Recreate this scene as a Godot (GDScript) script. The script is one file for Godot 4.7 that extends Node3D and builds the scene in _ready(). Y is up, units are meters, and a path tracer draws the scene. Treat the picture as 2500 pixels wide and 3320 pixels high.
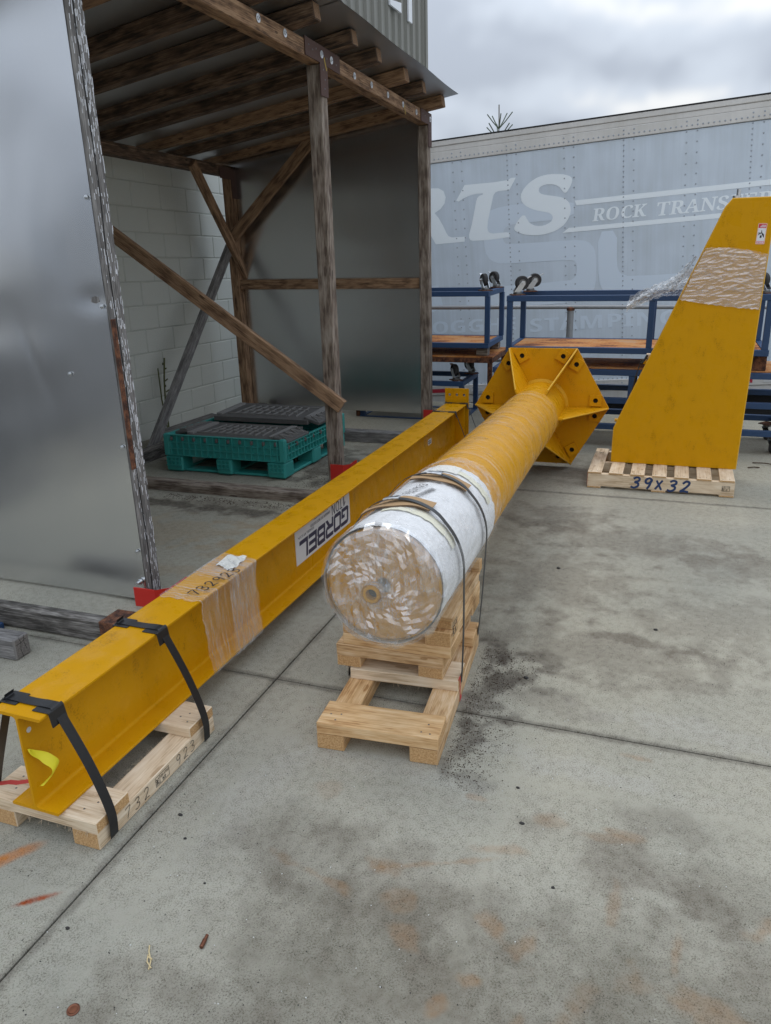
extends Node3D

var M := {}
var rng := RandomNumberGenerator.new()
var used := {}
const ID := Transform3D.IDENTITY


func _ready() -> void:
	rng.seed = 7
	make_view()
	make_materials()
	make_ground()
	make_building()
	make_added_hall()
	make_trailer()
	make_tree()
	make_shed()
	make_sleepers()
	make_railing()
	make_carts()
	make_crate()
	make_beam()
	make_mast_pallets()
	make_mast()
	make_head()
	make_debris()


# ------------------------------------------------------------------ camera, sky, light
func make_view() -> void:
	var cam := Camera3D.new()
	cam.name = "camera"
	cam.fov = 67.168
	cam.near = 0.05
	cam.far = 400.0
	cam.transform = Transform3D(Basis(Vector3.UP, 0.357442) * Basis(Vector3.RIGHT, -0.333948) * Basis(Vector3.BACK, -0.0299815), Vector3(0, 1.6, 0))
	add_child(cam)
	cam.current = true
	var env := Environment.new()
	env.background_mode = Environment.BG_SKY
	env.tonemap_mode = Environment.TONE_MAPPER_LINEAR
	env.tonemap_exposure = 1.36
	env.sdfgi_enabled = true
	env.ssao_enabled = true
	env.ssil_enabled = true
	var sky := Sky.new()
	var pano := PanoramaSkyMaterial.new()
	pano.panorama = sky_texture()
	sky.sky_material = pano
	env.sky = sky
	env.background_energy_multiplier = 1.0
	var we := WorldEnvironment.new()
	we.name = "world_environment"
	we.environment = env
	add_child(we)
	var sun := DirectionalLight3D.new()
	sun.name = "sun"
	sun.light_color = Color(1.0, 0.96, 0.9)
	sun.light_energy = 0.15
	sun.light_angular_distance = 25.0
	sun.shadow_enabled = true
	sun.transform = Transform3D(Basis.looking_at(Vector3(0.35, -1.0, 0.25), Vector3.FORWARD), Vector3(0, 10, 0))
	add_child(sun)


func sky_texture() -> ImageTexture:
	# an overcast sky: soft layers of cloud over a bright high cloud deck
	var w := 768
	var h := 384
	var n1 := FastNoiseLite.new()
	n1.seed = 11
	n1.frequency = 0.55
	n1.fractal_octaves = 5
	n1.domain_warp_enabled = true
	n1.domain_warp_amplitude = 0.9
	n1.domain_warp_frequency = 0.5
	var n2 := FastNoiseLite.new()
	n2.seed = 5
	n2.frequency = 0.16
	n2.fractal_octaves = 3
	var im := Image.create(w, h, false, Image.FORMAT_RGBF)
	var dark := Vector3(0.68, 0.76, 0.89)
	var pale := Vector3(0.95, 1.05, 1.19)
	var white := Vector3(1.42, 1.44, 1.44)
	for j in h:
		var up := PI * (0.5 - (j + 0.5) / h)
		var sy := sin(up)
		var k: float = 1.2 * (1.0 + 2.0 * maxf(sy, 0.0)) / 3.0
		for i in w:
			if sy < 0.0:
				im.set_pixel(i, j, Color(0.25, 0.25, 0.24))
				continue
			var az := TAU * ((i + 0.5) / w - 0.5)
			var d := Vector3(sin(az) * cos(up), sy, cos(az) * cos(up))
			var q := Vector2(d.x, d.z) / (sy + 0.22) * 1.3
			var a: float = n1.get_noise_2d(q.x * 2.2, q.y * 2.2) * 0.75 + n2.get_noise_2d(q.x * 2.0 + 9.0, q.y * 2.0) * 0.9
			a = clampf(a * 1.15 + 0.52, 0.0, 1.0)
			var c: Vector3 = dark.lerp(pale, smoothstep(0.0, 0.62, a)).lerp(white, smoothstep(0.62, 1.0, a))
			c *= k
			im.set_pixel(i, j, Color(c.x, c.y, c.z))
	return ImageTexture.create_from_image(im)


# ------------------------------------------------------------------ helpers: names, things, parts
func numbered(called: String) -> String:
	if not used.has(called):
		used[called] = 0
		return called
	used[called] += 1
	return "%s_%03d" % [called, used[called]]


func thing(called: String, label: String, category: String, xf := ID, group := "") -> Node3D:
	var o := Node3D.new()
	o.name = numbered(called)
	o.transform = xf
	add_child(o, true)
	return tag(o, label, category, group)


func tag(o: Node3D, label: String, category: String, group := "") -> Node3D:
	o.set_meta("label", label)
	o.set_meta("category", category)
	if group != "":
		o.set_meta("group", group)
	return o


func part(parent: Node, called: String, mesh: Mesh, xf := ID, label := "") -> MeshInstance3D:
	var o := MeshInstance3D.new()
	o.mesh = mesh
	o.transform = xf
	o.cast_shadow = GeometryInstance3D.SHADOW_CASTING_SETTING_ON
	var n := 0
	o.name = called
	while parent.has_node(NodePath(o.name)):
		n += 1
		o.name = "%s_%03d" % [called, n]
	parent.add_child(o, true)
	if label != "":
		o.set_meta("label", label)
	return o


func solo(called: String, mesh: Mesh, xf: Transform3D, label: String, category: String, group := "") -> MeshInstance3D:
	var o := MeshInstance3D.new()
	o.mesh = mesh
	o.transform = xf
	o.name = numbered(called)
	add_child(o, true)
	tag(o, label, category, group)
	return o


func at(x: float, y: float, z: float) -> Transform3D:
	return Transform3D(Basis(), Vector3(x, y, z))


func turned(x: float, y: float, z: float, yaw: float) -> Transform3D:
	return Transform3D(Basis(Vector3.UP, yaw), Vector3(x, y, z))


# a frame with its x axis along d
func along(o: Vector3, d: Vector3, up := Vector3.UP) -> Transform3D:
	var x := d.normalized()
	if absf(x.dot(up.normalized())) > 0.99:
		up = Vector3.BACK if absf(x.z) < 0.9 else Vector3.RIGHT
	var z := x.cross(up).normalized()
	var y := z.cross(x).normalized()
	return Transform3D(Basis(x, y, z), o)


# ------------------------------------------------------------------ mesh builder
class MB:
	var v := {}
	var n := {}
	var t := {}
	var m: Material
	var yard := false   # texture laid out over the yard in metres: grit on UV, stains on UV2

	func mat(k: Material) -> MB:
		m = k
		if not v.has(k):
			v[k] = PackedVector3Array()
			n[k] = PackedVector3Array()
			t[k] = PackedVector2Array()
		return self

	# corners counter-clockwise as seen from outside; the engine wants them clockwise
	func tri(a: Vector3, b: Vector3, c: Vector3, ua := Vector2.ZERO, ub := Vector2.ZERO, uc := Vector2.ZERO) -> void:
		var k := (b - a).cross(c - a).normalized()
		v[m].append_array([a, c, b])
		n[m].append_array([k, k, k])
		t[m].append_array([ua, uc, ub])

	func tri_n(a: Vector3, b: Vector3, c: Vector3, na: Vector3, nb: Vector3, nc: Vector3, ua: Vector2, ub: Vector2, uc: Vector2) -> void:
		v[m].append_array([a, c, b])
		n[m].append_array([na, nc, nb])
		t[m].append_array([ua, uc, ub])

	func quad(a: Vector3, b: Vector3, c: Vector3, d: Vector3, u0 := Vector2.ZERO, u1 := Vector2(1, 1)) -> void:
		tri(a, b, c, u0, Vector2(u1.x, u0.y), u1)
		tri(a, c, d, u0, u1, Vector2(u0.x, u1.y))

	# a box with chamfered edges; the texture runs along x in metres
	func box(s: Vector3, bev: float, xf := Transform3D.IDENTITY, uo := Vector2.ZERO, us := Vector2(1, 1), ends: Material = null) -> MB:
		var h := s * 0.5
		var i := Vector3(h.x - bev, h.y - bev, h.z - bev)
		var body := m
		for ax in 3:
			for sg in [-1.0, 1.0]:
				var e := [Vector3.RIGHT, Vector3.UP, Vector3.BACK]
				var nn: Vector3 = e[ax] * sg
				var a: Vector3 = e[(ax + 1) % 3] * sg
				var b: Vector3 = e[(ax + 2) % 3]
				var c: Vector3 = nn * h[ax]
				var da: Vector3 = a * i[(ax + 1) % 3]
				var db: Vector3 = b * i[(ax + 2) % 3]
				var p := [c - da - db, c + da - db, c + da + db, c - da + db]
				if ax == 0 and ends != null:
					mat(ends)
				var uv := []
				for k in 4:
					var q: Vector3 = p[k]
					var u: Vector2
					if ax == 0:
						u = Vector2(q.z, q.y)
					elif ax == 1:
						u = Vector2(q.x, q.z + h.y * 1.3 * sg)
					else:
						u = Vector2(q.x, q.y + 0.31 * sg)
					if ax == 0 and ends != null:
						uv.append(u * 4.0 + uo)
					else:
						uv.append(Vector2(u.x * us.x, u.y * us.y) + uo)
				tri(xf * p[0], xf * p[1], xf * p[2], uv[0], uv[1], uv[2])
				tri(xf * p[0], xf * p[2], xf * p[3], uv[0], uv[2], uv[3])
				if ax == 0 and ends != null:
					mat(body)
		if bev <= 0.0:
			return self
		for ax in 3: # edges along ax
			var b1 := (ax + 1) % 3
			var b2 := (ax + 2) % 3
			for s1 in [-1.0, 1.0]:
				for s2 in [-1.0, 1.0]:
					var p1 := Vector3()
					p1[b1] = h[b1] * s1
					p1[b2] = i[b2] * s2
					var p2 := Vector3()
					p2[b1] = i[b1] * s1
					p2[b2] = h[b2] * s2
					var l := Vector3()
					l[ax] = i[ax]
					var q := [p1 - l, p1 + l, p2 + l, p2 - l]
					if s1 * s2 < 0:
						q.reverse()
					var u0 := Vector2(q[0].x * us.x, 0.02) + uo
					var u1 := Vector2(q[2].x * us.x, 0.04) + uo
					tri(xf * q[0], xf * q[2], xf * q[1], u0, u1, Vector2(u1.x, u0.y))
					tri(xf * q[0], xf * q[3], xf * q[2], u0, Vector2(u0.x, u1.y), u1)
		for sx in [-1.0, 1.0]:
			for sy in [-1.0, 1.0]:
				for sz in [-1.0, 1.0]:
					var a := Vector3(h.x * sx, i.y * sy, i.z * sz)
					var b := Vector3(i.x * sx, h.y * sy, i.z * sz)
					var c := Vector3(i.x * sx, i.y * sy, h.z * sz)
					if sx * sy * sz > 0:
						tri(xf * a, xf * b, xf * c, uo, uo, uo)
					else:
						tri(xf * a, xf * c, xf * b, uo, uo, uo)
		return self

	# a smooth grid f(i, j) -> Vector3, i in 0..nu, j in 0..nv; du x dv points outwards
	func grid(nu: int, nv: int, f: Callable, wrap := false, us := Vector2(1, 1), flat := false) -> MB:
		var p := PackedVector3Array()
		for j in nv + 1:
			for i in nu + 1:
				p.append(f.call(float(i) / nu, float(j) / nv))
		var w := nu + 1
		var k := PackedVector3Array()
		k.resize(p.size())
		if not flat:
			for j in nv + 1:
				for i in w:
					var i0 := i - 1
					var i1 := i + 1
					if wrap:
						i0 = nu - 1 if i == 0 else i - 1
						i1 = 1 if i == nu else i + 1
					var du := p[j * w + mini(i1, nu)] - p[j * w + maxi(i0, 0)]
					var dv := p[mini(j + 1, nv) * w + i] - p[maxi(j - 1, 0) * w + i]
					k[j * w + i] = du.cross(dv).normalized()
		for j in nv:
			for i in nu:
				var a := j * w + i
				var u0 := Vector2(float(i) / nu, float(j) / nv) * us
				var u1 := Vector2(float(i + 1) / nu, float(j + 1) / nv) * us
				if flat:
					quad(p[a], p[a + 1], p[a + w + 1], p[a + w], u0, u1)
				else:
					tri_n(p[a], p[a + 1], p[a + w + 1], k[a], k[a + 1], k[a + w + 1], u0, Vector2(u1.x, u0.y), u1)
					tri_n(p[a], p[a + w + 1], p[a + w], k[a], k[a + w + 1], k[a + w], u0, u1, Vector2(u0.x, u1.y))
		return self

	# a round bar through points
	func tube(pts: Array, r: float, sides := 8, caps := true) -> MB:
		var rings := []
		var up := Vector3(0.013, 1, 0.007)
		for i in pts.size():
			var d: Vector3 = (pts[mini(i + 1, pts.size() - 1)] - pts[maxi(i - 1, 0)]).normalized()
			if absf(d.dot(up)) > 0.95:
				up = Vector3(1, 0.011, 0.017)
			var x := d.cross(up).normalized()
			var y := x.cross(d).normalized()
			up = y
			var ring := []
			for s in sides:
				var a := TAU * s / sides
				ring.append(x * cos(a) + y * sin(a))
			rings.append(ring)
		for i in pts.size() - 1:
			for s in sides:
				var s1 := (s + 1) % sides
				var a: Vector3 = rings[i][s]
				var b: Vector3 = rings[i][s1]
				var c: Vector3 = rings[i + 1][s1]
				var d: Vector3 = rings[i + 1][s]
				var u := Vector2(i * 0.1, float(s) / sides)
				var u2 := Vector2(i * 0.1 + 0.1, float(s + 1) / sides)
				tri_n(pts[i] + a * r, pts[i + 1] + c * r, pts[i] + b * r, a, c, b, u, u2, Vector2(u.x, u2.y))
				tri_n(pts[i] + a * r, pts[i + 1] + d * r, pts[i + 1] + c * r, a, d, c, u, Vector2(u2.x, u.y), u2)
		if caps:
			for s in sides:
				var s1 := (s + 1) % sides
				var l := pts.size() - 1
				tri(pts[0], pts[0] + rings[0][s] * r, pts[0] + rings[0][s1] * r)
				tri(pts[l], pts[l] + rings[l][s1] * r, pts[l] + rings[l][s] * r)
		return self

	# profile of (radius, height) pairs turned about xf's y axis, from bottom to top on the outside
	func lathe(prof: Array, sides := 20, xf := Transform3D.IDENTITY) -> MB:
		for i in prof.size() - 1:
			var a: Vector2 = prof[i]
			var b: Vector2 = prof[i + 1]
			if a.is_equal_approx(b):
				continue
			var e := b - a
			var nr := Vector2(e.y, -e.x).normalized()
			for s in sides:
				var t0 := TAU * s / sides
				var t1 := TAU * (s + 1) / sides
				var d0 := Vector3(cos(t0), 0, sin(t0))
				var d1 := Vector3(cos(t1), 0, sin(t1))
				var n0 := xf.basis * (d0 * nr.x + Vector3.UP * nr.y)
				var n1 := xf.basis * (d1 * nr.x + Vector3.UP * nr.y)
				var p := [xf * (d0 * a.x + Vector3.UP * a.y), xf * (d1 * a.x + Vector3.UP * a.y), xf * (d1 * b.x + Vector3.UP * b.y), xf * (d0 * b.x + Vector3.UP * b.y)]
				var u0 := Vector2(float(s) / sides, a.y)
				var u1 := Vector2(float(s + 1) / sides, b.y)
				if a.x > 1e-6:
					tri_n(p[0], p[2], p[1], n0, n1, n1, u0, u1, Vector2(u1.x, u0.y))
				if b.x > 1e-6:
					tri_n(p[0], p[3], p[2], n0, n0, n1, u0, Vector2(u0.x, u1.y), u1)
		return self

	# outline in xy pushed from z0 to z1
	func prism(poly: PackedVector2Array, z0: float, z1: float, xf := Transform3D.IDENTITY, us := 1.0) -> MB:
		var pl := poly.duplicate()
		if Geometry2D.is_polygon_clockwise(pl) :
			pl.reverse()
		if signed_area(pl) < 0:
			pl.reverse()
		var ix := Geometry2D.triangulate_polygon(pl)
		for i in range(0, ix.size(), 3):
			var a := pl[ix[i]]
			var b := pl[ix[i + 1]]
			var c := pl[ix[i + 2]]
			if (b - a).cross(c - a) < 0:
				var q := b
				b = c
				c = q
			tri(xf * Vector3(a.x, a.y, z1), xf * Vector3(b.x, b.y, z1), xf * Vector3(c.x, c.y, z1), a * us, b * us, c * us)
			if z1 > z0:
				tri(xf * Vector3(a.x, a.y, z0), xf * Vector3(c.x, c.y, z0), xf * Vector3(b.x, b.y, z0), a * us, c * us, b * us)
		if z1 > z0:
			var run := 0.0
			for i in pl.size():
				var a := pl[i]
				var b := pl[(i + 1) % pl.size()]
				var l := a.distance_to(b)
				quad(xf * Vector3(a.x, a.y, z0), xf * Vector3(b.x, b.y, z0), xf * Vector3(b.x, b.y, z1), xf * Vector3(a.x, a.y, z1), Vector2(run, z0) * us, Vector2(run + l, z1) * us)
				run += l
		return self

	static func signed_area(p: PackedVector2Array) -> float:
		var s := 0.0
		for i in p.size():
			s += p[i].cross(p[(i + 1) % p.size()])
		return s

	# a rectangular plate in xy with one round hole through it
	func holed(rect: Rect2, hole: Vector2, r: float, z0: float, z1: float, xf := Transform3D.IDENTITY) -> MB:
		var k := 24
		var o := []
		var c := []
		var corners := [rect.position, Vector2(rect.end.x, rect.position.y), rect.end, Vector2(rect.position.x, rect.end.y)]
		var angles := []
		for i in k:
			angles.append(TAU * i / k)
		for q in corners:
			angles.append(fposmod((q - hole).angle(), TAU))
		angles.sort()
		for a in angles:
			var d := Vector2.from_angle(a)
			var l := 1e9
			if d.x > 1e-6: l = minf(l, (rect.end.x - hole.x) / d.x)
			if d.x < -1e-6: l = minf(l, (rect.position.x - hole.x) / d.x)
			if d.y > 1e-6: l = minf(l, (rect.end.y - hole.y) / d.y)
			if d.y < -1e-6: l = minf(l, (rect.position.y - hole.y) / d.y)
			o.append(hole + d * l)
			c.append(hole + d * r)
		for i in o.size():
			var j := (i + 1) % o.size()
			var a: Vector2 = o[i]
			var b: Vector2 = o[j]
			var e: Vector2 = c[i]
			var f: Vector2 = c[j]
			if a.distance_to(b) < 1e-6:
				continue
			quad(xf * Vector3(e.x, e.y, z1), xf * Vector3(a.x, a.y, z1), xf * Vector3(b.x, b.y, z1), xf * Vector3(f.x, f.y, z1), e, b)
			quad(xf * Vector3(a.x, a.y, z0), xf * Vector3(e.x, e.y, z0), xf * Vector3(f.x, f.y, z0), xf * Vector3(b.x, b.y, z0), a, f)
			quad(xf * Vector3(a.x, a.y, z0), xf * Vector3(b.x, b.y, z0), xf * Vector3(b.x, b.y, z1), xf * Vector3(a.x, a.y, z1), a, b)
			quad(xf * Vector3(f.x, f.y, z0), xf * Vector3(e.x, e.y, z0), xf * Vector3(e.x, e.y, z1), xf * Vector3(f.x, f.y, z1), f, e)
		return self

	# a flat pen stroke on the xy plane at height z
	func stroke(pts: Array, w: float, z := 0.0, xf := Transform3D.IDENTITY) -> MB:
		for i in pts.size() - 1:
			var a: Vector2 = pts[i]
			var b: Vector2 = pts[i + 1]
			var d := (b - a).normalized()
			var s := Vector2(-d.y, d.x) * w * 0.5
			a -= d * w * 0.25
			b += d * w * 0.25
			var zz := z + i * 0.00002
			quad(xf * Vector3(a.x - s.x, a.y - s.y, zz), xf * Vector3(b.x - s.x, b.y - s.y, zz), xf * Vector3(b.x + s.x, b.y + s.y, zz), xf * Vector3(a.x + s.x, a.y + s.y, zz))
		return self

	func mesh() -> ArrayMesh:
		var r := ArrayMesh.new()
		for k in v:
			if v[k].size() == 0:
				continue
			var arr := []
			arr.resize(Mesh.ARRAY_MAX)
			arr[Mesh.ARRAY_VERTEX] = v[k]
			arr[Mesh.ARRAY_NORMAL] = n[k]
			arr[Mesh.ARRAY_TEX_UV] = t[k]
			if yard:
				var u1 := PackedVector2Array()
				var u2 := PackedVector2Array()
				for p in v[k]:
					u1.append(Vector2(p.x, p.z) / 0.83)
					u2.append(Vector2((p.x + 4.6) / 7.8, (p.z + 7.6) / 7.8))
				arr[Mesh.ARRAY_TEX_UV] = u1
				arr[Mesh.ARRAY_TEX_UV2] = u2
			r.add_surface_from_arrays(Mesh.PRIMITIVE_TRIANGLES, arr)
			r.surface_set_material(r.get_surface_count() - 1, k)
		return r


func mb(m: Material) -> MB:
	return MB.new().mat(m)


# a length of timber from a to b; w across (its z), h high (its y)
func board(parent: Node, called: String, a: Vector3, b: Vector3, w: float, h: float, m: Material, ends: Material = null, bev := 0.003, up := Vector3.UP, label := "") -> MeshInstance3D:
	var k := mb(m).box(Vector3(a.distance_to(b), h, w), bev, ID, Vector2(rng.randf() * 7.0, rng.randf() * 3.0), Vector2(0.8, 3.2), ends)
	return part(parent, called, k.mesh(), along((a + b) * 0.5, b - a, up), label)


# lettering fitted into a box of size w x h whose lower left corner is at xf's origin
func lettering(parent: Node, called: String, words: String, font: String, weight: int, w: float, h: float, m: Material, xf: Transform3D, slant := 0.0, deep := 0.001) -> MeshInstance3D:
	var tm := TextMesh.new()
	var f := SystemFont.new()
	f.font_names = PackedStringArray([font])
	f.font_weight = weight
	tm.font = f
	tm.text = words
	tm.font_size = 64
	tm.pixel_size = 0.01
	tm.curve_step = 1.0
	tm.depth = 0.01
	tm.material = m
	var box := tm.get_aabb()
	var sx := w / box.size.x
	var sy := h / box.size.y
	var local := Transform3D(Basis(Vector3(sx, 0, 0), Vector3(slant * sy, sy, 0), Vector3(0, 0, deep / 0.01)), Vector3.ZERO)
	local.origin = -(local * Vector3(box.position.x, box.position.y, 0)) + Vector3(0, 0, deep * 0.5)
	return part(parent, called, tm, xf * local)


# ------------------------------------------------------------------ materials
func lin(r: float, g: float, b: float) -> Color:
	return Color(r, g, b).linear_to_srgb()


func plain(c: Color, rough: float, metal := 0.0, spec := 0.5) -> StandardMaterial3D:
	var m := StandardMaterial3D.new()
	m.albedo_color = c
	m.roughness = rough
	m.metallic = metal
	m.metallic_specular = spec
	return m


func noise(seed_: int, freq: float, oct := 4, kind := FastNoiseLite.TYPE_SIMPLEX_SMOOTH) -> FastNoiseLite:
	var f := FastNoiseLite.new()
	f.seed = seed_
	f.frequency = freq
	f.fractal_octaves = oct
	f.noise_type = kind
	return f


# noise as bytes, stretched by (sx, sy), seamless
func noise_bytes(seed_: int, w: int, h: int, freq: float, oct := 4, sx := 1, sy := 1, kind := FastNoiseLite.TYPE_SIMPLEX_SMOOTH) -> PackedByteArray:
	var im := noise(seed_, freq, oct, kind).get_seamless_image(w / sx, h / sy, false, false, 0.15, true)
	im.convert(Image.FORMAT_L8)
	if sx != 1 or sy != 1:
		im.resize(w, h, Image.INTERPOLATE_CUBIC)
	return im.get_data()


func gray_tex(d: PackedByteArray, w: int, h: int) -> ImageTexture:
	return ImageTexture.create_from_image(Image.create_from_data(w, h, false, Image.FORMAT_L8, d))


# colours picked along a ramp by a weighted sum of noises
func ramp_tex(w: int, h: int, layers: Array, ramp: Array, bump: Array = []) -> ImageTexture:
	var g := Gradient.new()
	g.offsets = PackedFloat32Array(ramp.map(func(x): return x[0]))
	g.colors = PackedColorArray(ramp.map(func(x): return x[1]))
	var lut := PackedByteArray()
	lut.resize(768)
	for i in 256:
		var c := g.sample(i / 255.0)
		lut[i * 3] = c.r8
		lut[i * 3 + 1] = c.g8
		lut[i * 3 + 2] = c.b8
	var out := PackedByteArray()
	out.resize(w * h * 3)
	var a: PackedByteArray = layers[0][0]
	var wa: float = layers[0][1]
	var b: PackedByteArray = layers[1][0]
	var wb: float = layers[1][1]
	var c2: PackedByteArray = layers[2][0]
	var wc: float = layers[2][1]
	var off := 127.5 * (1.0 - wa - wb - wc)
	var high := PackedByteArray()
	high.resize(w * h)
	for i in w * h:
		var k := clampi(int(a[i] * wa + b[i] * wb + c2[i] * wc + off), 0, 255)
		high[i] = k
		k *= 3
		var o := i * 3
		out[o] = lut[k]
		out[o + 1] = lut[k + 1]
		out[o + 2] = lut[k + 2]
	if bump.size() == 0:
		bump.append(null)
	bump[0] = gray_tex(high, w, h)
	return ImageTexture.create_from_image(Image.create_from_data(w, h, false, Image.FORMAT_RGB8, out))


func wood(key: String, s: int, ramp: Array, rough: float, coarse: float, relief: float) -> void:
	var w := 1024
	var h := 512
	var hold := []
	var slow := noise_bytes(s + 2, w, h, 0.012, 4, 2, 1)
	var r := RandomNumberGenerator.new()
	r.seed = s
	for k in 7:   # knots
		var cx := r.randi_range(60, w - 60)
		var cy := r.randi_range(30, h - 30)
		var kr := r.randf_range(9.0, 20.0)
		for j in range(maxi(0, cy - 40), mini(h, cy + 40)):
			for i in range(maxi(0, cx - 60), mini(w, cx + 60)):
				var d := Vector2((i - cx) * 0.62, j - cy).length() / kr
				if d < 1.9:
					var o := j * w + i
					slow[o] = clampi(slow[o] - int(150.0 * smoothstep(1.0, 0.75, d) + 45.0 * (0.5 + 0.5 * sin(d * 14.0)) * smoothstep(1.9, 0.9, d)), 0, 255)
	var tex := ramp_tex(w, h, [
		[noise_bytes(s, w, h, 0.07, 3, 32, 1), 0.55],
		[noise_bytes(s + 1, w, h, 0.3, 3, 16, 1), coarse * 0.8],
		[slow, 0.75]], ramp, hold)
	var m := plain(Color.WHITE, rough)
	m.albedo_texture = tex
	m.heightmap_enabled = true
	m.heightmap_texture = hold[0]
	m.heightmap_scale = relief
	M[key] = m


func bumpy(m: StandardMaterial3D, d: PackedByteArray, w: int, h: int, cm: float, scale := Vector3.ZERO) -> void:
	m.heightmap_enabled = true
	m.heightmap_texture = gray_tex(d, w, h)
	m.heightmap_scale = cm
	if scale != Vector3.ZERO:
		m.uv1_triplanar = true
		m.uv1_scale = scale


func film(a: float, rough: float) -> StandardMaterial3D:
	var m := plain(Color(0.93, 0.94, 0.95, a), rough)
	m.transparency = BaseMaterial3D.TRANSPARENCY_ALPHA
	m.cull_mode = BaseMaterial3D.CULL_DISABLED
	return m


# film whitens where folded; these bytes also paint in its bright glints
func crease_glints(s: int, w: int, h: int, f1: float, f2: float, sx: int, sy: int, facets: float) -> PackedByteArray:
	var r1 := noise(s, f1, 4)
	r1.fractal_type = FastNoiseLite.FRACTAL_RIDGED
	r1.domain_warp_enabled = true
	r1.domain_warp_amplitude = 18.0
	r1.domain_warp_frequency = 0.012
	var r2 := noise(s + 1, f2, 2)
	r2.fractal_type = FastNoiseLite.FRACTAL_RIDGED
	var c := noise(s + 2, f2 * 0.7, 1, FastNoiseLite.TYPE_CELLULAR)
	c.cellular_return_type = FastNoiseLite.RETURN_CELL_VALUE
	c.domain_warp_enabled = true
	c.domain_warp_amplitude = 14.0
	c.domain_warp_frequency = 0.02
	var big := noise(s + 3, f1 * 0.35, 3)
	var layers := []
	for q in [r1, r2, c, big]:
		var im: Image = q.get_seamless_image(w / sx, h / sy, false, false, 0.12, true)
		im.convert(Image.FORMAT_L8)
		if sx != 1 or sy != 1:
			im.resize(w, h, Image.INTERPOLATE_CUBIC)
		layers.append(im.get_data())
	var a: PackedByteArray = layers[0]
	var b: PackedByteArray = layers[1]
	var d: PackedByteArray = layers[2]
	var e: PackedByteArray = layers[3]
	var sharp := PackedFloat32Array()
	sharp.resize(256)
	for i in 256:
		sharp[i] = pow(i / 255.0, 5.0)
	var o := PackedByteArray()
	o.resize(w * h)
	for i in w * h:
		var k: float = sharp[a[i]] * 1.1 + sharp[b[i]] * 0.5
		k = k * (0.25 + e[i] / 180.0) + facets * (d[i] / 255.0) * (e[i] / 255.0) * 0.45
		o[i] = clampi(int(k * 255.0), 0, 255)
	return o


func film_tex(d: PackedByteArray, lo: float, hi: float, tri: Vector3, rough: float) -> StandardMaterial3D:
	var side := int(sqrt(d.size()))
	var w := side
	var h := side
	if side * side != d.size():
		w = 256
		h = d.size() / 256
	var px := PackedByteArray()
	px.resize(w * h * 4)
	px.fill(240)
	for i in w * h:
		px[i * 4 + 3] = clampi(int(255.0 * lerpf(lo, hi, d[i] / 255.0)), 0, 255)
	var m := plain(Color.WHITE, rough)
	m.albedo_texture = ImageTexture.create_from_image(Image.create_from_data(w, h, false, Image.FORMAT_RGBA8, px))
	m.transparency = BaseMaterial3D.TRANSPARENCY_ALPHA
	m.cull_mode = BaseMaterial3D.CULL_DISABLED
	m.heightmap_enabled = true
	m.heightmap_texture = gray_tex(d, w, h)
	m.heightmap_scale = 0.25
	if tri != Vector3.ZERO:
		m.uv1_triplanar = true
		m.uv1_scale = tri
	return m


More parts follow.
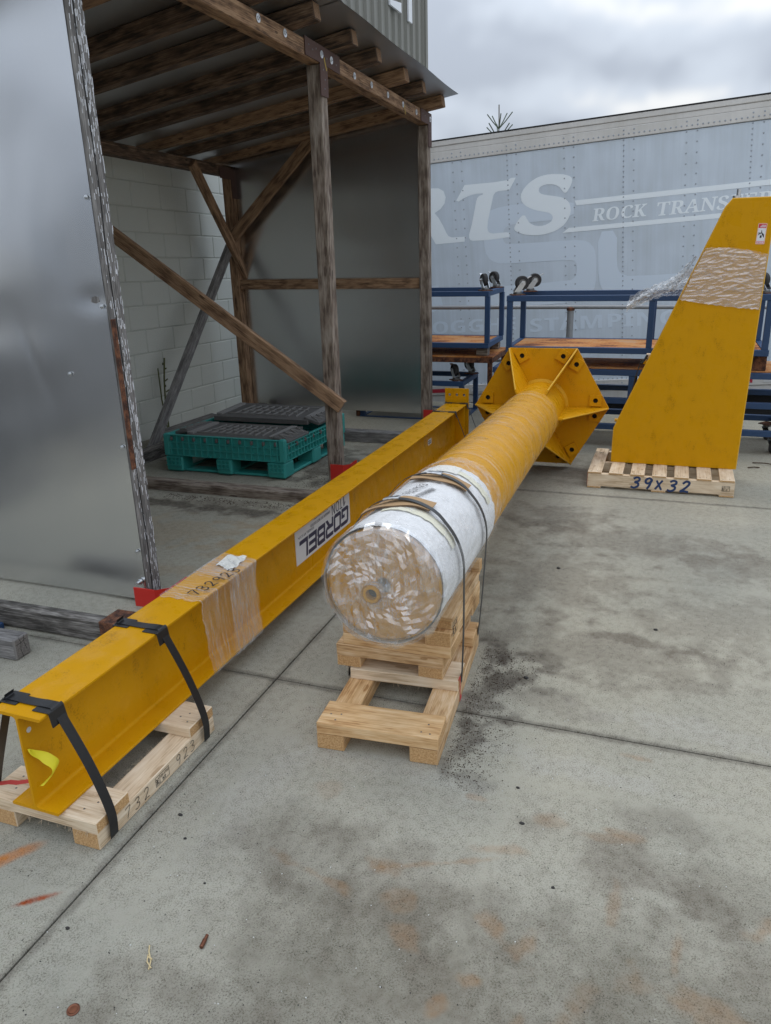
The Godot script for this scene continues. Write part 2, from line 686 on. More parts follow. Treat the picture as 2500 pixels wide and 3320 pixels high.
func make_materials() -> void:
	# new pallet lumber, old brown timber, silvered timber
	wood("pine", 21, [[0.1, lin(0.42, 0.22, 0.085)], [0.35, lin(0.62, 0.38, 0.175)], [0.6, lin(0.72, 0.48, 0.25)], [0.9, lin(0.80, 0.58, 0.34)]], 0.75, 0.55, 0.12)
	wood("pine_b", 24, [[0.1, lin(0.36, 0.2, 0.085)], [0.35, lin(0.56, 0.35, 0.17)], [0.6, lin(0.66, 0.45, 0.25)], [0.9, lin(0.75, 0.56, 0.36)]], 0.75, 0.7, 0.14)
	wood("pine_pale", 27, [[0.1, lin(0.46, 0.33, 0.2)], [0.4, lin(0.68, 0.53, 0.36)], [0.9, lin(0.82, 0.69, 0.52)]], 0.75, 0.5, 0.1)
	wood("brown", 31, [[0.12, lin(0.09, 0.05, 0.028)], [0.34, lin(0.215, 0.125, 0.07)], [0.55, lin(0.32, 0.195, 0.11)], [0.85, lin(0.42, 0.275, 0.165)]], 0.85, 0.7, 0.25)
	wood("brown_dark", 35, [[0.15, lin(0.03, 0.02, 0.014)], [0.4, lin(0.085, 0.052, 0.033)], [0.65, lin(0.16, 0.1, 0.062)], [0.9, lin(0.24, 0.165, 0.11)]], 0.85, 0.7, 0.25)
	wood("grey_wood", 41, [[0.15, lin(0.10, 0.095, 0.092)], [0.4, lin(0.165, 0.158, 0.153)], [0.62, lin(0.215, 0.207, 0.201)], [0.9, lin(0.30, 0.29, 0.282)]], 0.9, 1.1, 0.3)
	wood("dark_sleeper", 45, [[0.2, lin(0.05, 0.045, 0.04)], [0.45, lin(0.10, 0.092, 0.083)], [0.65, lin(0.17, 0.158, 0.145)], [0.9, lin(0.28, 0.265, 0.245)]], 0.95, 0.9, 0.5)
	wood("post_wood", 49, [[0.15, lin(0.085, 0.062, 0.048)], [0.4, lin(0.19, 0.15, 0.118)], [0.6, lin(0.265, 0.22, 0.18)], [0.9, lin(0.36, 0.32, 0.275)]], 0.9, 0.8, 0.25)
	var e1 := noise_bytes(51, 256, 256, 0.1, 3)
	var e2 := noise_bytes(52, 256, 256, 0.5, 2)
	for q in [["pine_end", lin(0.40, 0.2, 0.07), lin(0.74, 0.5, 0.26)], ["brown_end", lin(0.12, 0.065, 0.035), lin(0.33, 0.21, 0.12)], ["grey_end", lin(0.1, 0.09, 0.085), lin(0.3, 0.28, 0.26)]]:
		var m := plain(Color.WHITE, 0.95)
		m.albedo_texture = ramp_tex(256, 256, [[e1, 0.35], [e2, 1.5], [e1, 0.2]], [[0.25, q[1]], [0.7, q[2]]])
		m.heightmap_enabled = true
		m.heightmap_texture = gray_tex(e2, 256, 256)
		m.heightmap_scale = 0.3
		M[q[0]] = m
	# yellow enamel, faintly uneven
	var y := plain(lin(0.62, 0.30, 0.004), 0.5, 0.0, 0.25)
	bumpy(y, noise_bytes(61, 256, 256, 0.02, 3), 256, 256, 0.06, Vector3(1.6, 1.6, 1.6))
	y.albedo_texture = ramp_tex(512, 512, [[noise_bytes(62, 512, 512, 0.008, 5), 0.8], [noise_bytes(63, 512, 512, 0.12, 4), 0.8], [noise_bytes(64, 512, 512, 0.03, 3, 1, 4), 0.5]], [[0.0, Color(0.86, 0.85, 0.82)], [0.12, Color(0.955, 0.95, 0.94)], [0.3, Color(0.985, 0.985, 0.98)], [0.7, Color(1, 1, 1)], [1.0, Color(0.985, 0.985, 1)]])
	y.roughness_texture = y.heightmap_texture
	y.roughness = 0.75
	M.yellow = y
	var yd := plain(lin(0.66, 0.36, 0.02), 0.5, 0.0, 0.4)
	M.yellow_edge = yd
	# metals
	var sheet := plain(lin(0.72, 0.73, 0.74), 0.34, 1.0)
	sheet.heightmap_enabled = true
	sheet.heightmap_texture = gray_tex(noise_bytes(71, 512, 512, 0.006, 2, 2, 1), 512, 512)
	sheet.heightmap_scale = 0.5
	sheet.uv1_scale = Vector3(0.25, 0.5, 1)
	sheet.roughness_texture = gray_tex(mixed(noise_bytes(72, 512, 512, 0.02, 5, 1, 8), 205, 255), 512, 512)
	sheet.roughness = 0.27
	M.sheet = sheet
	var roof := plain(lin(0.5, 0.49, 0.48), 0.45, 1.0)
	bumpy(roof, noise_bytes(73, 256, 256, 0.01, 2), 256, 256, 4.0)
	M.roof = roof
	M.zinc = plain(lin(0.62, 0.64, 0.66), 0.35, 1.0)
	M.steel_dark = plain(lin(0.2, 0.2, 0.2), 0.5, 1.0)
	var pipe := plain(lin(0.30, 0.31, 0.32), 0.6, 0.4)
	bumpy(pipe, noise_bytes(74, 128, 128, 0.05, 4), 128, 128, 0.2, Vector3(4, 4, 4))
	M.pipe = pipe
	var rust := plain(Color.WHITE, 0.9)
	rust.albedo_texture = ramp_tex(256, 256, [[noise_bytes(75, 256, 256, 0.03, 4), 0.9], [noise_bytes(76, 256, 256, 0.15, 3), 0.6], [noise_bytes(77, 256, 256, 0.01, 2), 0.4]], [[0.2, lin(0.035, 0.016, 0.011)], [0.5, lin(0.11, 0.042, 0.022)], [0.85, lin(0.2, 0.085, 0.04)]])
	rust.uv1_triplanar = true
	rust.uv1_scale = Vector3(3, 3, 3)
	M.rust = rust
	var plate := plain(lin(0.085, 0.045, 0.036), 0.75)
	bumpy(plate, noise_bytes(78, 128, 128, 0.06, 3), 128, 128, 0.1, Vector3(5, 5, 5))
	M.plate_brown = plate
	# painted masonry and siding
	var cmu := plain(lin(0.57, 0.585, 0.535), 0.9)
	bumpy(cmu, noise_bytes(81, 512, 512, 0.09, 5), 512, 512, 0.35, Vector3(1.6, 1.6, 1.6))
	M.cmu = cmu
	var mortar := plain(lin(0.47, 0.485, 0.44), 0.95)
	M.mortar = mortar
	M.siding = plain(lin(0.185, 0.182, 0.158), 0.55)
	M.white_trim = plain(lin(0.75, 0.77, 0.8), 0.5)
	# concrete
	make_concrete()
	# trailer skin
	var tr := plain(lin(0.62, 0.70, 0.79), 0.45)
	var d1 := noise_bytes(91, 512, 512, 0.045, 3, 1, 16)
	var d2 := noise_bytes(92, 512, 512, 0.01, 4)
	var d3 := noise_bytes(93, 512, 512, 0.15, 3, 1, 32)
	tr.albedo_texture = ramp_tex(512, 512, [[d1, 0.45], [d2, 0.6], [d3, 0.3]], [[0.0, Color(0.93, 0.93, 0.92)], [0.5, Color(0.97, 0.97, 0.97)], [0.8, Color(1, 1, 1)], [1.0, Color(1, 1, 1)]])
	M.trailer = tr
	var rail := plain(lin(0.68, 0.665, 0.64), 0.55, 0.2)
	rail.albedo_texture = tr.albedo_texture
	M.trailer_rail = rail
	M.trailer_letter = plain(lin(0.86, 0.93, 0.98), 0.45)
	M.trailer_ghost = plain(lin(0.655, 0.745, 0.85), 0.45)
	M.rivet = plain(lin(0.36, 0.40, 0.45), 0.5)
	M.trailer_dull = plain(lin(0.455, 0.51, 0.575), 0.45)
	M.underbody = plain(lin(0.012, 0.012, 0.013), 0.8)
	M.reflector_red = plain(lin(0.42, 0.03, 0.05), 0.4)
	M.reflector_white = plain(lin(0.6, 0.6, 0.6), 0.4)
	# paints and plastics
	var red := plain(lin(0.52, 0.022, 0.015), 0.45)
	M.red = red
	var blue := plain(lin(0.02, 0.058, 0.145), 0.55)
	bumpy(blue, noise_bytes(95, 128, 128, 0.05, 3), 128, 128, 0.1, Vector3(4, 4, 4))
	M.blue = blue
	var orange := plain(Color.WHITE, 0.8)
	orange.albedo_texture = ramp_tex(512, 256, [[noise_bytes(96, 512, 256, 0.02, 4, 2, 1), 0.9], [noise_bytes(97, 512, 256, 0.1, 3), 0.5], [noise_bytes(98, 512, 256, 0.006, 2), 0.8]], [[0.15, lin(0.17, 0.055, 0.018)], [0.4, lin(0.44, 0.16, 0.04)], [0.7, lin(0.56, 0.25, 0.07)], [0.9, lin(0.5, 0.28, 0.14)]])
	M.orange_deck = orange
	M.teal = plain(lin(0.03, 0.27, 0.245), 0.5)
	var gp := plain(lin(0.10, 0.098, 0.095), 0.7)
	bumpy(gp, noise_bytes(99, 128, 128, 0.06, 4), 128, 128, 0.2, Vector3(4, 4, 4))
	M.grey_plastic = gp
	M.grey_plastic_rib = plain(lin(0.19, 0.187, 0.18), 0.75)
	M.black_strap = plain(lin(0.014, 0.014, 0.015), 0.38)
	M.grey_strap = plain(lin(0.035, 0.038, 0.04), 0.45)
	M.rubber = plain(lin(0.03, 0.03, 0.032), 0.8)
	M.black = plain(lin(0.006, 0.006, 0.006), 0.9)
	M.ink = plain(lin(0.02, 0.018, 0.02), 0.7)
	M.ink_blue = plain(lin(0.02, 0.045, 0.13), 0.7)
	M.navy = plain(lin(0.022, 0.024, 0.075), 0.45)
	M.label_white = plain(lin(0.72, 0.74, 0.78), 0.4)
	M.label_red = plain(lin(0.6, 0.02, 0.05), 0.4)
	M.label_pink = plain(lin(0.75, 0.3, 0.38), 0.4)
	M.label_peach = plain(lin(0.8, 0.5, 0.38), 0.4)
	M.paper = plain(lin(0.74, 0.72, 0.66), 0.8)
	M.tape_yellow = plain(lin(0.80, 0.70, 0.02), 0.5)
	var foam := plain(lin(0.74, 0.74, 0.74), 0.5)
	bumpy(foam, mixed2(noise_bytes(101, 512, 512, 0.012, 4, 1, 4), noise_bytes(102, 512, 512, 0.05, 4, 1, 2)), 512, 512, 0.9)
	M.foam = foam
	M.cream_tape = plain(lin(0.72, 0.69, 0.54), 0.6)
	var card := plain(lin(0.42, 0.27, 0.14), 0.9)
	bumpy(card, noise_bytes(103, 128, 128, 0.3, 2, 16, 1), 128, 128, 0.15)
	M.cardboard = card
	M.cardboard_edge = plain(lin(0.13, 0.08, 0.045), 0.95)
	var gloss := film(0.3, 0.27)
	gloss.metallic = 1.0
	M.film_gloss = gloss
	M.film_clear = film(0.05, 0.09)
	M.film_wind = film_tex(crease_glints(181, 256, 1024, 0.018, 0.09, 8, 1, 0.1), 0.0, 0.3, Vector3.ZERO, 0.3)
	M.film_wind.uv1_scale = Vector3(1, 2.0, 1)
	M.film_foam = film_tex(crease_glints(185, 512, 512, 0.02, 0.07, 2, 1, 0.3), 0.05, 0.55, Vector3.ZERO, 0.2)
	M.film_foam.uv1_scale = Vector3(2, 1.0, 1)
	M.film_fold = film_tex(crease_glints(191, 512, 512, 0.014, 0.05, 1, 8, 0.25), 0.05, 0.62, Vector3.ZERO, 0.2)
	M.film_fold.uv1_scale = Vector3(1.5, 1, 1)
	M.film_crumple = film_tex(crease_glints(195, 1024, 1024, 0.009, 0.024, 1, 1, 0.8), 0.04, 0.7, Vector3(1.15, 0.7, 1.0), 0.18)
	M.film_band = film_tex(crease_glints(199, 512, 512, 0.02, 0.06, 5, 1, 0.35), 0.03, 0.5, Vector3.ZERO, 0.2)
	M.film_tail = film_tex(crease_glints(203, 512, 512, 0.012, 0.04, 2, 1, 0.8), 0.2, 0.95, Vector3.ZERO, 0.15)
	M.needles = plain(lin(0.075, 0.10, 0.07), 0.8)
	M.bark = plain(lin(0.12, 0.1, 0.075), 0.9)
	M.dry_grass = plain(lin(0.62, 0.5, 0.28), 0.8)
	M.weed = plain(lin(0.12, 0.13, 0.05), 0.9)
	M.brass = plain(lin(0.18, 0.075, 0.045), 0.4, 0.8)
	M.stone_dark = plain(lin(0.035, 0.032, 0.03), 0.9)
	M.stone_pale = plain(lin(0.6, 0.6, 0.58), 0.8)
	M.leaf = plain(lin(0.06, 0.035, 0.02), 0.9)
	var asph := plain(lin(0.055, 0.054, 0.053), 0.95)
	bumpy(asph, noise_bytes(211, 128, 128, 0.3, 3), 128, 128, 0.3, Vector3(3, 3, 3))
	M.asphalt = asph
	M.far_siding = plain(lin(0.10, 0.14, 0.20), 0.6)
	M.red_mark = plain(lin(0.6, 0.07, 0.06), 0.8)


func mixed(d: PackedByteArray, lo: int, hi: int) -> PackedByteArray:
	var o := d.duplicate()
	for i in o.size():
		o[i] = lo + (hi - lo) * o[i] / 255
	return o


func mixed2(a: PackedByteArray, b: PackedByteArray) -> PackedByteArray:
	var o := a.duplicate()
	for i in o.size():
		o[i] = (a[i] * 3 + b[i]) / 4
	return o


# ------------------------------------------------------------------ concrete: stains and tone patches laid out over the yard in metres
const GX := -4.6
const GZ := -7.6
const GS := 7.8
const GN := 1024


func blot(buf: PackedFloat32Array, x: float, z: float, lx: float, lz: float, ang: float, c: Color, n: FastNoiseLite, ragged := 1.0, ch := 3) -> void:
	# one patch: an oriented ellipse with a ragged edge, pulled towards colour c by c.a
	var reach := maxf(lx, lz) * 1.3
	var ca := cos(ang)
	var sa := sin(ang)
	for j in range(maxi(0, int((z - reach - GZ) / GS * GN)), mini(GN, int((z + reach - GZ) / GS * GN) + 1)):
		for i in range(maxi(0, int((x - reach - GX) / GS * GN)), mini(GN, int((x + reach - GX) / GS * GN) + 1)):
			var px := GX + GS * i / GN - x
			var pz := GZ + GS * j / GN - z
			var u := (px * ca + pz * sa) / lx
			var w := (-px * sa + pz * ca) / lz
			var d := sqrt(u * u + w * w) + n.get_noise_2d(i, j) * 0.75 * ragged
			if d > 1.0:
				continue
			var k: float = smoothstep(1.0, 0.35, d) * c.a * (0.65 + 0.7 * absf(n.get_noise_2d(i * 3.1 + 50, j * 3.1)))
			var o := (j * GN + i) * 3
			buf[o] = lerpf(buf[o], c.r, k)
			buf[o + 1] = lerpf(buf[o + 1], c.g, k)
			buf[o + 2] = lerpf(buf[o + 2], c.b, k)


func make_concrete() -> void:
	var buf := PackedFloat32Array()
	buf.resize(GN * GN * 3)
	var a := noise_bytes(111, GN, GN, 0.006, 5)
	var b := noise_bytes(112, GN, GN, 0.03, 4, 4, 1)
	var c := noise_bytes(113, GN, GN, 0.0025, 3)
	for i in GN * GN:
		var k := (a[i] - 127.0) / 255.0
		var l := (b[i] - 127.0) / 255.0
		var q := (c[i] - 127.0) / 255.0
		var v := 0.385 + k * 0.10 + l * 0.05 + q * 0.04
		buf[i * 3] = v * (1.0 + 0.06 * q + 0.04 * k)
		buf[i * 3 + 1] = v * (0.955 + 0.01 * q)
		buf[i * 3 + 2] = v * (0.80 - 0.06 * q - 0.03 * k)
	var n := noise(120, 0.045, 4)
	var brown := Color(0.15, 0.125, 0.10)
	var rust := Color(0.33, 0.17, 0.065)
	var grime := Color(0.09, 0.075, 0.062)
	for q in [[-0.45, -1.15, 0.75, 0.45, 0.0, 0.42], [0.3, -1.3, 0.6, 0.5, 0.1, 0.42], [-0.85, -1.55, 0.3, 0.22, 0.4, 0.3], [0.25, -1.75, 0.4, 0.12, 0.1, 0.3], [-0.6, -0.75, 0.9, 0.4, 0.0, 0.4], [-0.2, -1.35, 0.7, 0.3, 0.05, 0.35], [-0.65, -1.3, 0.35, 0.3, 0.2, 0.3]]:
		blot(buf, q[0], q[1], q[2], q[3], q[4], Color(0.19, 0.176, 0.142, q[5] * 1.6), n, 0.45)  # broad darker patches over the foreground slab
	for q in [[-0.75, -1.95, 0.5, 0.07, 0.05, 0.3], [-0.15, -2.12, 0.45, 0.08, 0.08, 0.4], [-1.1, -1.75, 0.12, 0.3, 0.2, 0.35], [0.2, -2.45, 0.5, 0.1, 0.1, 0.35]]:
		blot(buf, q[0], q[1], q[2], q[3], q[4], Color(0.45, 0.435, 0.40, q[5]), n, 0.9)
	# broad traffic dirt across the slab on the right
	for q in [[-0.2, -2.9, 0.75, 0.3, 0.1, 0.5], [0.35, -3.3, 0.6, 0.35, -0.2, 0.35], [-0.45, -3.6, 0.5, 0.5, 0.3, 0.5], [-0.1, -4.2, 0.9, 0.28, 0.1, 0.45], [-0.55, -4.5, 0.4, 0.3, 0.0, 0.55], [0.5, -4.0, 0.6, 0.25, 0.1, 0.4], [-0.35, -2.5, 0.3, 0.12, 0.1, 0.35], [0.0, -1.75, 0.3, 0.16, 0.2, 0.5], [0.1, -1.95, 0.2, 0.1, 0.2, 0.35], [-0.55, -1.5, 0.35, 0.22, 0.3, 0.35], [-0.95, -1.5, 0.2, 0.15, 0.3, 0.3], [0.45, -1.5, 0.3, 0.2, 0.2, 0.3], [-0.2, -1.15, 0.5, 0.2, 0.0, 0.28], [-0.9, -1.0, 0.4, 0.15, 0.2, 0.25], [-0.3, -5.6, 0.8, 0.5, 0.0, 0.45], [-1.9, -3.6, 0.35, 0.7, 0.0, 0.35], [-2.6, -4.0, 0.8, 0.2, 0.05, 0.6], [-0.05, -3.05, 0.25, 0.06, 0.2, 0.6]]:
		blot(buf, q[0], q[1], q[2], q[3], q[4], Color(brown.r, brown.g, brown.b, q[5]), n)
	# dark earth spilled beside the pallets under the mast
	for q in [[-0.52, -2.45, 0.1, 0.3, 0.2, 0.9], [-0.45, -2.62, 0.16, 0.13, 0.5, 0.85], [-0.55, -2.15, 0.06, 0.22, 0.05, 0.8], [-0.57, -2.75, 0.1, 0.14, 0.0, 0.9], [-0.38, -2.78, 0.16, 0.07, 0.2, 0.6], [-0.48, -1.98, 0.1, 0.05, 0.5, 0.45]]:
		blot(buf, q[0], q[1], q[2], q[3], q[4], Color(grime.r, grime.g, grime.b, q[5] * 0.72), n, 1.8)
	# rust: streaks and spots left by steel
	for q in [[-0.78, -1.47, 0.13, 0.022, 0.25, 0.55], [-0.62, -1.55, 0.08, 0.035, 0.35, 0.55], [-0.55, -1.47, 0.05, 0.04, 0.1, 0.45], [-0.5, -1.36, 0.05, 0.03, 0.3, 0.6], [-0.46, -1.62, 0.24, 0.012, -0.42, 0.6], [-0.31, -1.72, 0.1, 0.025, -0.2, 0.5], [-0.31, -1.46, 0.06, 0.035, 0.6, 0.65], [-0.2, -1.44, 0.03, 0.05, 0.4, 0.55], [-0.31, -1.3, 0.035, 0.03, 0.2, 0.75], [-0.37, -1.2, 0.02, 0.04, 0.5, 0.6], [-0.19, -1.2, 0.02, 0.16, 0.05, 0.5], [-0.1, -1.25, 0.05, 0.14, 0.1, 0.35], [-0.05, -1.13, 0.014, 0.14, 0.05, 0.55], [-0.02, -1.62, 0.02, 0.08, 0.1, 0.5], [0.16, -1.38, 0.14, 0.05, 0.25, 0.55], [0.12, -1.18, 0.012, 0.14, -0.25, 0.6], [0.13, -1.52, 0.018, 0.09, 0.1, 0.65], [0.33, -1.65, 0.03, 0.06, 0.6, 0.6], [-0.02, -1.88, 0.1, 0.02, 0.1, 0.5], [-0.2, -1.87, 0.05, 0.03, 0.1, 0.4], [-0.42, -1.9, 0.06, 0.014, 0.1, 0.55], [-0.34, -1.02, 0.09, 0.03, 0.2, 0.5], [-0.2, -0.98, 0.05, 0.1, 0.2, 0.4], [-0.08, -1.85, 0.09, 0.02, -0.1, 0.4], [0.0, -2.25, 0.05, 0.02, 0.1, 0.5], [-0.76, -1.75, 0.03, 0.02, 0.1, 0.5], [-0.92, -1.8, 0.08, 0.05, 0.1, 0.35], [-2.05, -3.4, 0.2, 0.08, 0.1, 0.4], [-2.3, -3.7, 0.3, 0.05, 0.1, 0.4], [-1.9, -3.1, 0.15, 0.05, 0.1, 0.4]]:
		blot(buf, q[0], q[1], q[2], q[3], q[4], Color(rust.r, rust.g, rust.b, q[5] * 0.6), n, 1.5)
	# the orange paint mark and the red-brown scrape at the left
	blot(buf, -1.64, -1.245, 0.13, 0.032, -0.98, Color(0.5, 0.19, 0.05, 0.95), n, 0.35)
	blot(buf, -1.45, -1.16, 0.07, 0.01, -0.7, Color(0.3, 0.07, 0.03, 0.95), n, 0.6)
	# grime lying along the joints
	for z in [-2.33, -5.0]:
		blot(buf, -0.6, z, 5.0, 0.028, 0, Color(grime.r, grime.g, grime.b, 0.6), n, 0.5)
	blot(buf, -1.349, -1.5, 0.03, 4.0, 0, Color(grime.r, grime.g, grime.b, 0.5), n, 0.5)
	# dirt drifted inside the shed and along its sleepers
	blot(buf, -2.4, -5.2, 0.5, 0.6, 0, Color(grime.r, grime.g, grime.b, 0.8), n, 1.2)
	blot(buf, -2.9, -3.95, 1.2, 0.1, 0, Color(grime.r, grime.g, grime.b, 0.8), n, 1.0)
	for q in [[-2.0, -3.3, 0.5, 0.25, 0.0], [-2.6, -3.5, 0.5, 0.3, 0.1], [-2.0, -3.75, 0.4, 0.12, 0.0], [-2.3, -2.95, 0.5, 0.12, 0.05]]:
		blot(buf, q[0], q[1], q[2], q[3], q[4], Color(0.40, 0.32, 0.22, 0.5), n, 1.1)
	blot(buf, -2.2, -5.9, 0.5, 0.4, 0, Color(brown.r, brown.g, brown.b, 0.5), n, 1.0)
	var out := PackedByteArray()
	out.resize(GN * GN * 3)
	var lut := PackedByteArray()
	lut.resize(1025)
	for i in 1025:
		lut[i] = lin(i / 1024.0, 0, 0).r8
	for i in GN * GN * 3:
		out[i] = lut[clampi(int(buf[i] * 1024.0), 0, 1024)]
	var m := plain(Color.WHITE, 0.92, 0.0, 0.3)
	# grit: sand grains, pits and pale aggregate, about a millimetre each
	var w := 1024
	var g1 := noise_bytes(131, w, w, 0.12, 3)
	var g2 := noise_bytes(132, w, w, 0.45, 2)
	var g3 := noise_bytes(133, w, w, 0.02, 4)
	var hold := []
	m.detail_enabled = true
	m.detail_blend_mode = BaseMaterial3D.BLEND_MODE_MUL
	m.detail_uv_layer = BaseMaterial3D.DETAIL_UV_2
	m.detail_albedo = ImageTexture.create_from_image(Image.create_from_data(GN, GN, false, Image.FORMAT_RGB8, out))
	m.albedo_texture = ramp_tex(w, w, [[g1, 0.75], [g2, 1.1], [g3, 0.3]], [[0.0, Color(0.45, 0.43, 0.40)], [0.2, Color(0.76, 0.75, 0.73)], [0.32, Color(0.94, 0.94, 0.93)], [0.66, Color(0.98, 0.98, 0.97)], [0.8, Color(1, 1, 1)]], hold)
	m.heightmap_enabled = true
	m.heightmap_texture = hold[0]
	m.heightmap_scale = 0.12
	M.concrete = m


# ------------------------------------------------------------------ ground: slabs cut by joints, the yard beyond, the dock ramp
func make_ground() -> void:
	var xs := [-4.2, -1.349, 1.5, 4.35]
	var zs := [5.7, 3.03, 0.35, -2.33, -5.0, -7.95]
	var g := mb(M.concrete)
	g.yard = true
	# the sheet under and around the slabs, open over the dock ramp
	var far := 200.0
	for r in [[-far, -8.0, far, far, -0.03], [-far, -far, -4.5, -8.0, -0.09], [19.0, -far, far, -8.0, -0.03], [-4.5, -far, 19.0, -12.5, -0.09]]:
		g.quad(Vector3(r[0], r[4], r[3]), Vector3(r[2], r[4], r[3]), Vector3(r[2], r[4], r[1]), Vector3(r[0], r[4], r[1]))
	var ground := MeshInstance3D.new()
	ground.name = numbered("ground")
	ground.mesh = g.mesh()
	ground.set_meta("kind", "structure")
	ground.set_meta("label", "grey concrete yard with sawn joints, rust stains and dirt")
	add_child(ground, true)
	for j in zs.size() - 1:
		for i in xs.size() - 1:
			var x0: float = xs[i] + 0.003
			var x1: float = xs[i + 1] - 0.003
			var z1: float = zs[j] - 0.003
			var z0: float = zs[j + 1] + 0.003
			var s := mb(M.concrete)
			s.yard = true
			var yf := 0.0
			var yn := 0.0
			if z0 < -5.1:
				yf = -0.078
			var b := 0.004
			var e := 0.003
			var top := [Vector3(x0 + b, yn, z1 - b), Vector3(x1 - b, yn, z1 - b), Vector3(x1 - b, yf, z0 + b), Vector3(x0 + b, yf, z0 + b)]
			var low := [Vector3(x0, yn - e, z1), Vector3(x1, yn - e, z1), Vector3(x1, yf - e, z0), Vector3(x0, yf - e, z0)]
			var base := []
			for q in low:
				base.append(q + Vector3(0, -0.14, 0))
			s.quad(top[0], top[1], top[2], top[3])
			for k in 4:
				var l := (k + 1) % 4
				s.quad(low[k], low[l], top[l], top[k])
				s.quad(base[k], base[l], low[l], low[k])
			part(ground, "slab", s.mesh())
	# the sloping ramp where the trailer stands, and the walls that hold the yard back from it
	var rp := mb(M.concrete)
	rp.yard = true
	var a := Vector3(-4.5, -1.35, -8.05)
	var c := Vector3(19.0, 0.0, -8.05)
	rp.quad(a, c, c + Vector3(0, 0, -4.5), a + Vector3(0, 0, -4.5))
	structure("dock_ramp", rp.mesh(), "concrete ramp sloping down to the building under the trailer")
	var rw := mb(M.concrete)
	rw.yard = true
	rw.quad(Vector3(19, -0.05, -8.05), Vector3(-4.5, -1.5, -8.05), Vector3(-4.5, -0.084, -8.05), Vector3(19, -0.034, -8.05))
	rw.quad(Vector3(-4.5, -1.5, -12.55), Vector3(19, -0.05, -12.55), Vector3(19, -0.034, -12.55), Vector3(-4.5, -0.094, -12.55))
	rw.quad(Vector3(-4.5, -0.084, -8.05), Vector3(19, -0.034, -8.05), Vector3(19, -0.034, -7.955), Vector3(-4.5, -0.082, -7.955))
	structure("retaining_wall", rw.mesh(), "low concrete wall holding the yard above the dock ramp")
	var asp := mb(M.asphalt).box(Vector3(60.0, 0.04, 25.0), 0.0, at(-34.42, -0.024, 10.6))  # unseen asphalt, added so the near metal sheet reflects a dark ground
	structure("added_asphalt", asp.mesh(), "dark asphalt added out of view to darken what the metal sheet reflects")
	# the pad that the shed stands on, level while the yard falls
	var p := mb(M.concrete)
	p.yard = true
	var px0 := -4.39
	var px1 := -2.02
	p.quad(Vector3(px0, 0.116, -2.40), Vector3(px1, 0.116, -2.40), Vector3(px1, -0.03, -6.15), Vector3(px0, -0.03, -6.15))
	p.quad(Vector3(px1, -0.1, -2.40), Vector3(px1, -0.1, -6.15), Vector3(px1, -0.03, -6.15), Vector3(px1, 0.116, -2.40))
	p.quad(Vector3(px0, -0.1, -2.40), Vector3(px1, -0.1, -2.40), Vector3(px1, 0.116, -2.40), Vector3(px0, 0.116, -2.40))
	structure("shed_floor", p.mesh(), "concrete pad under the shed, stained and dirty")


func structure(called: String, m: Mesh, label: String) -> MeshInstance3D:
	var o := MeshInstance3D.new()
	o.mesh = m
	o.name = numbered(called)
	o.set_meta("kind", "structure")
	o.set_meta("label", label)
	add_child(o, true)
	return o


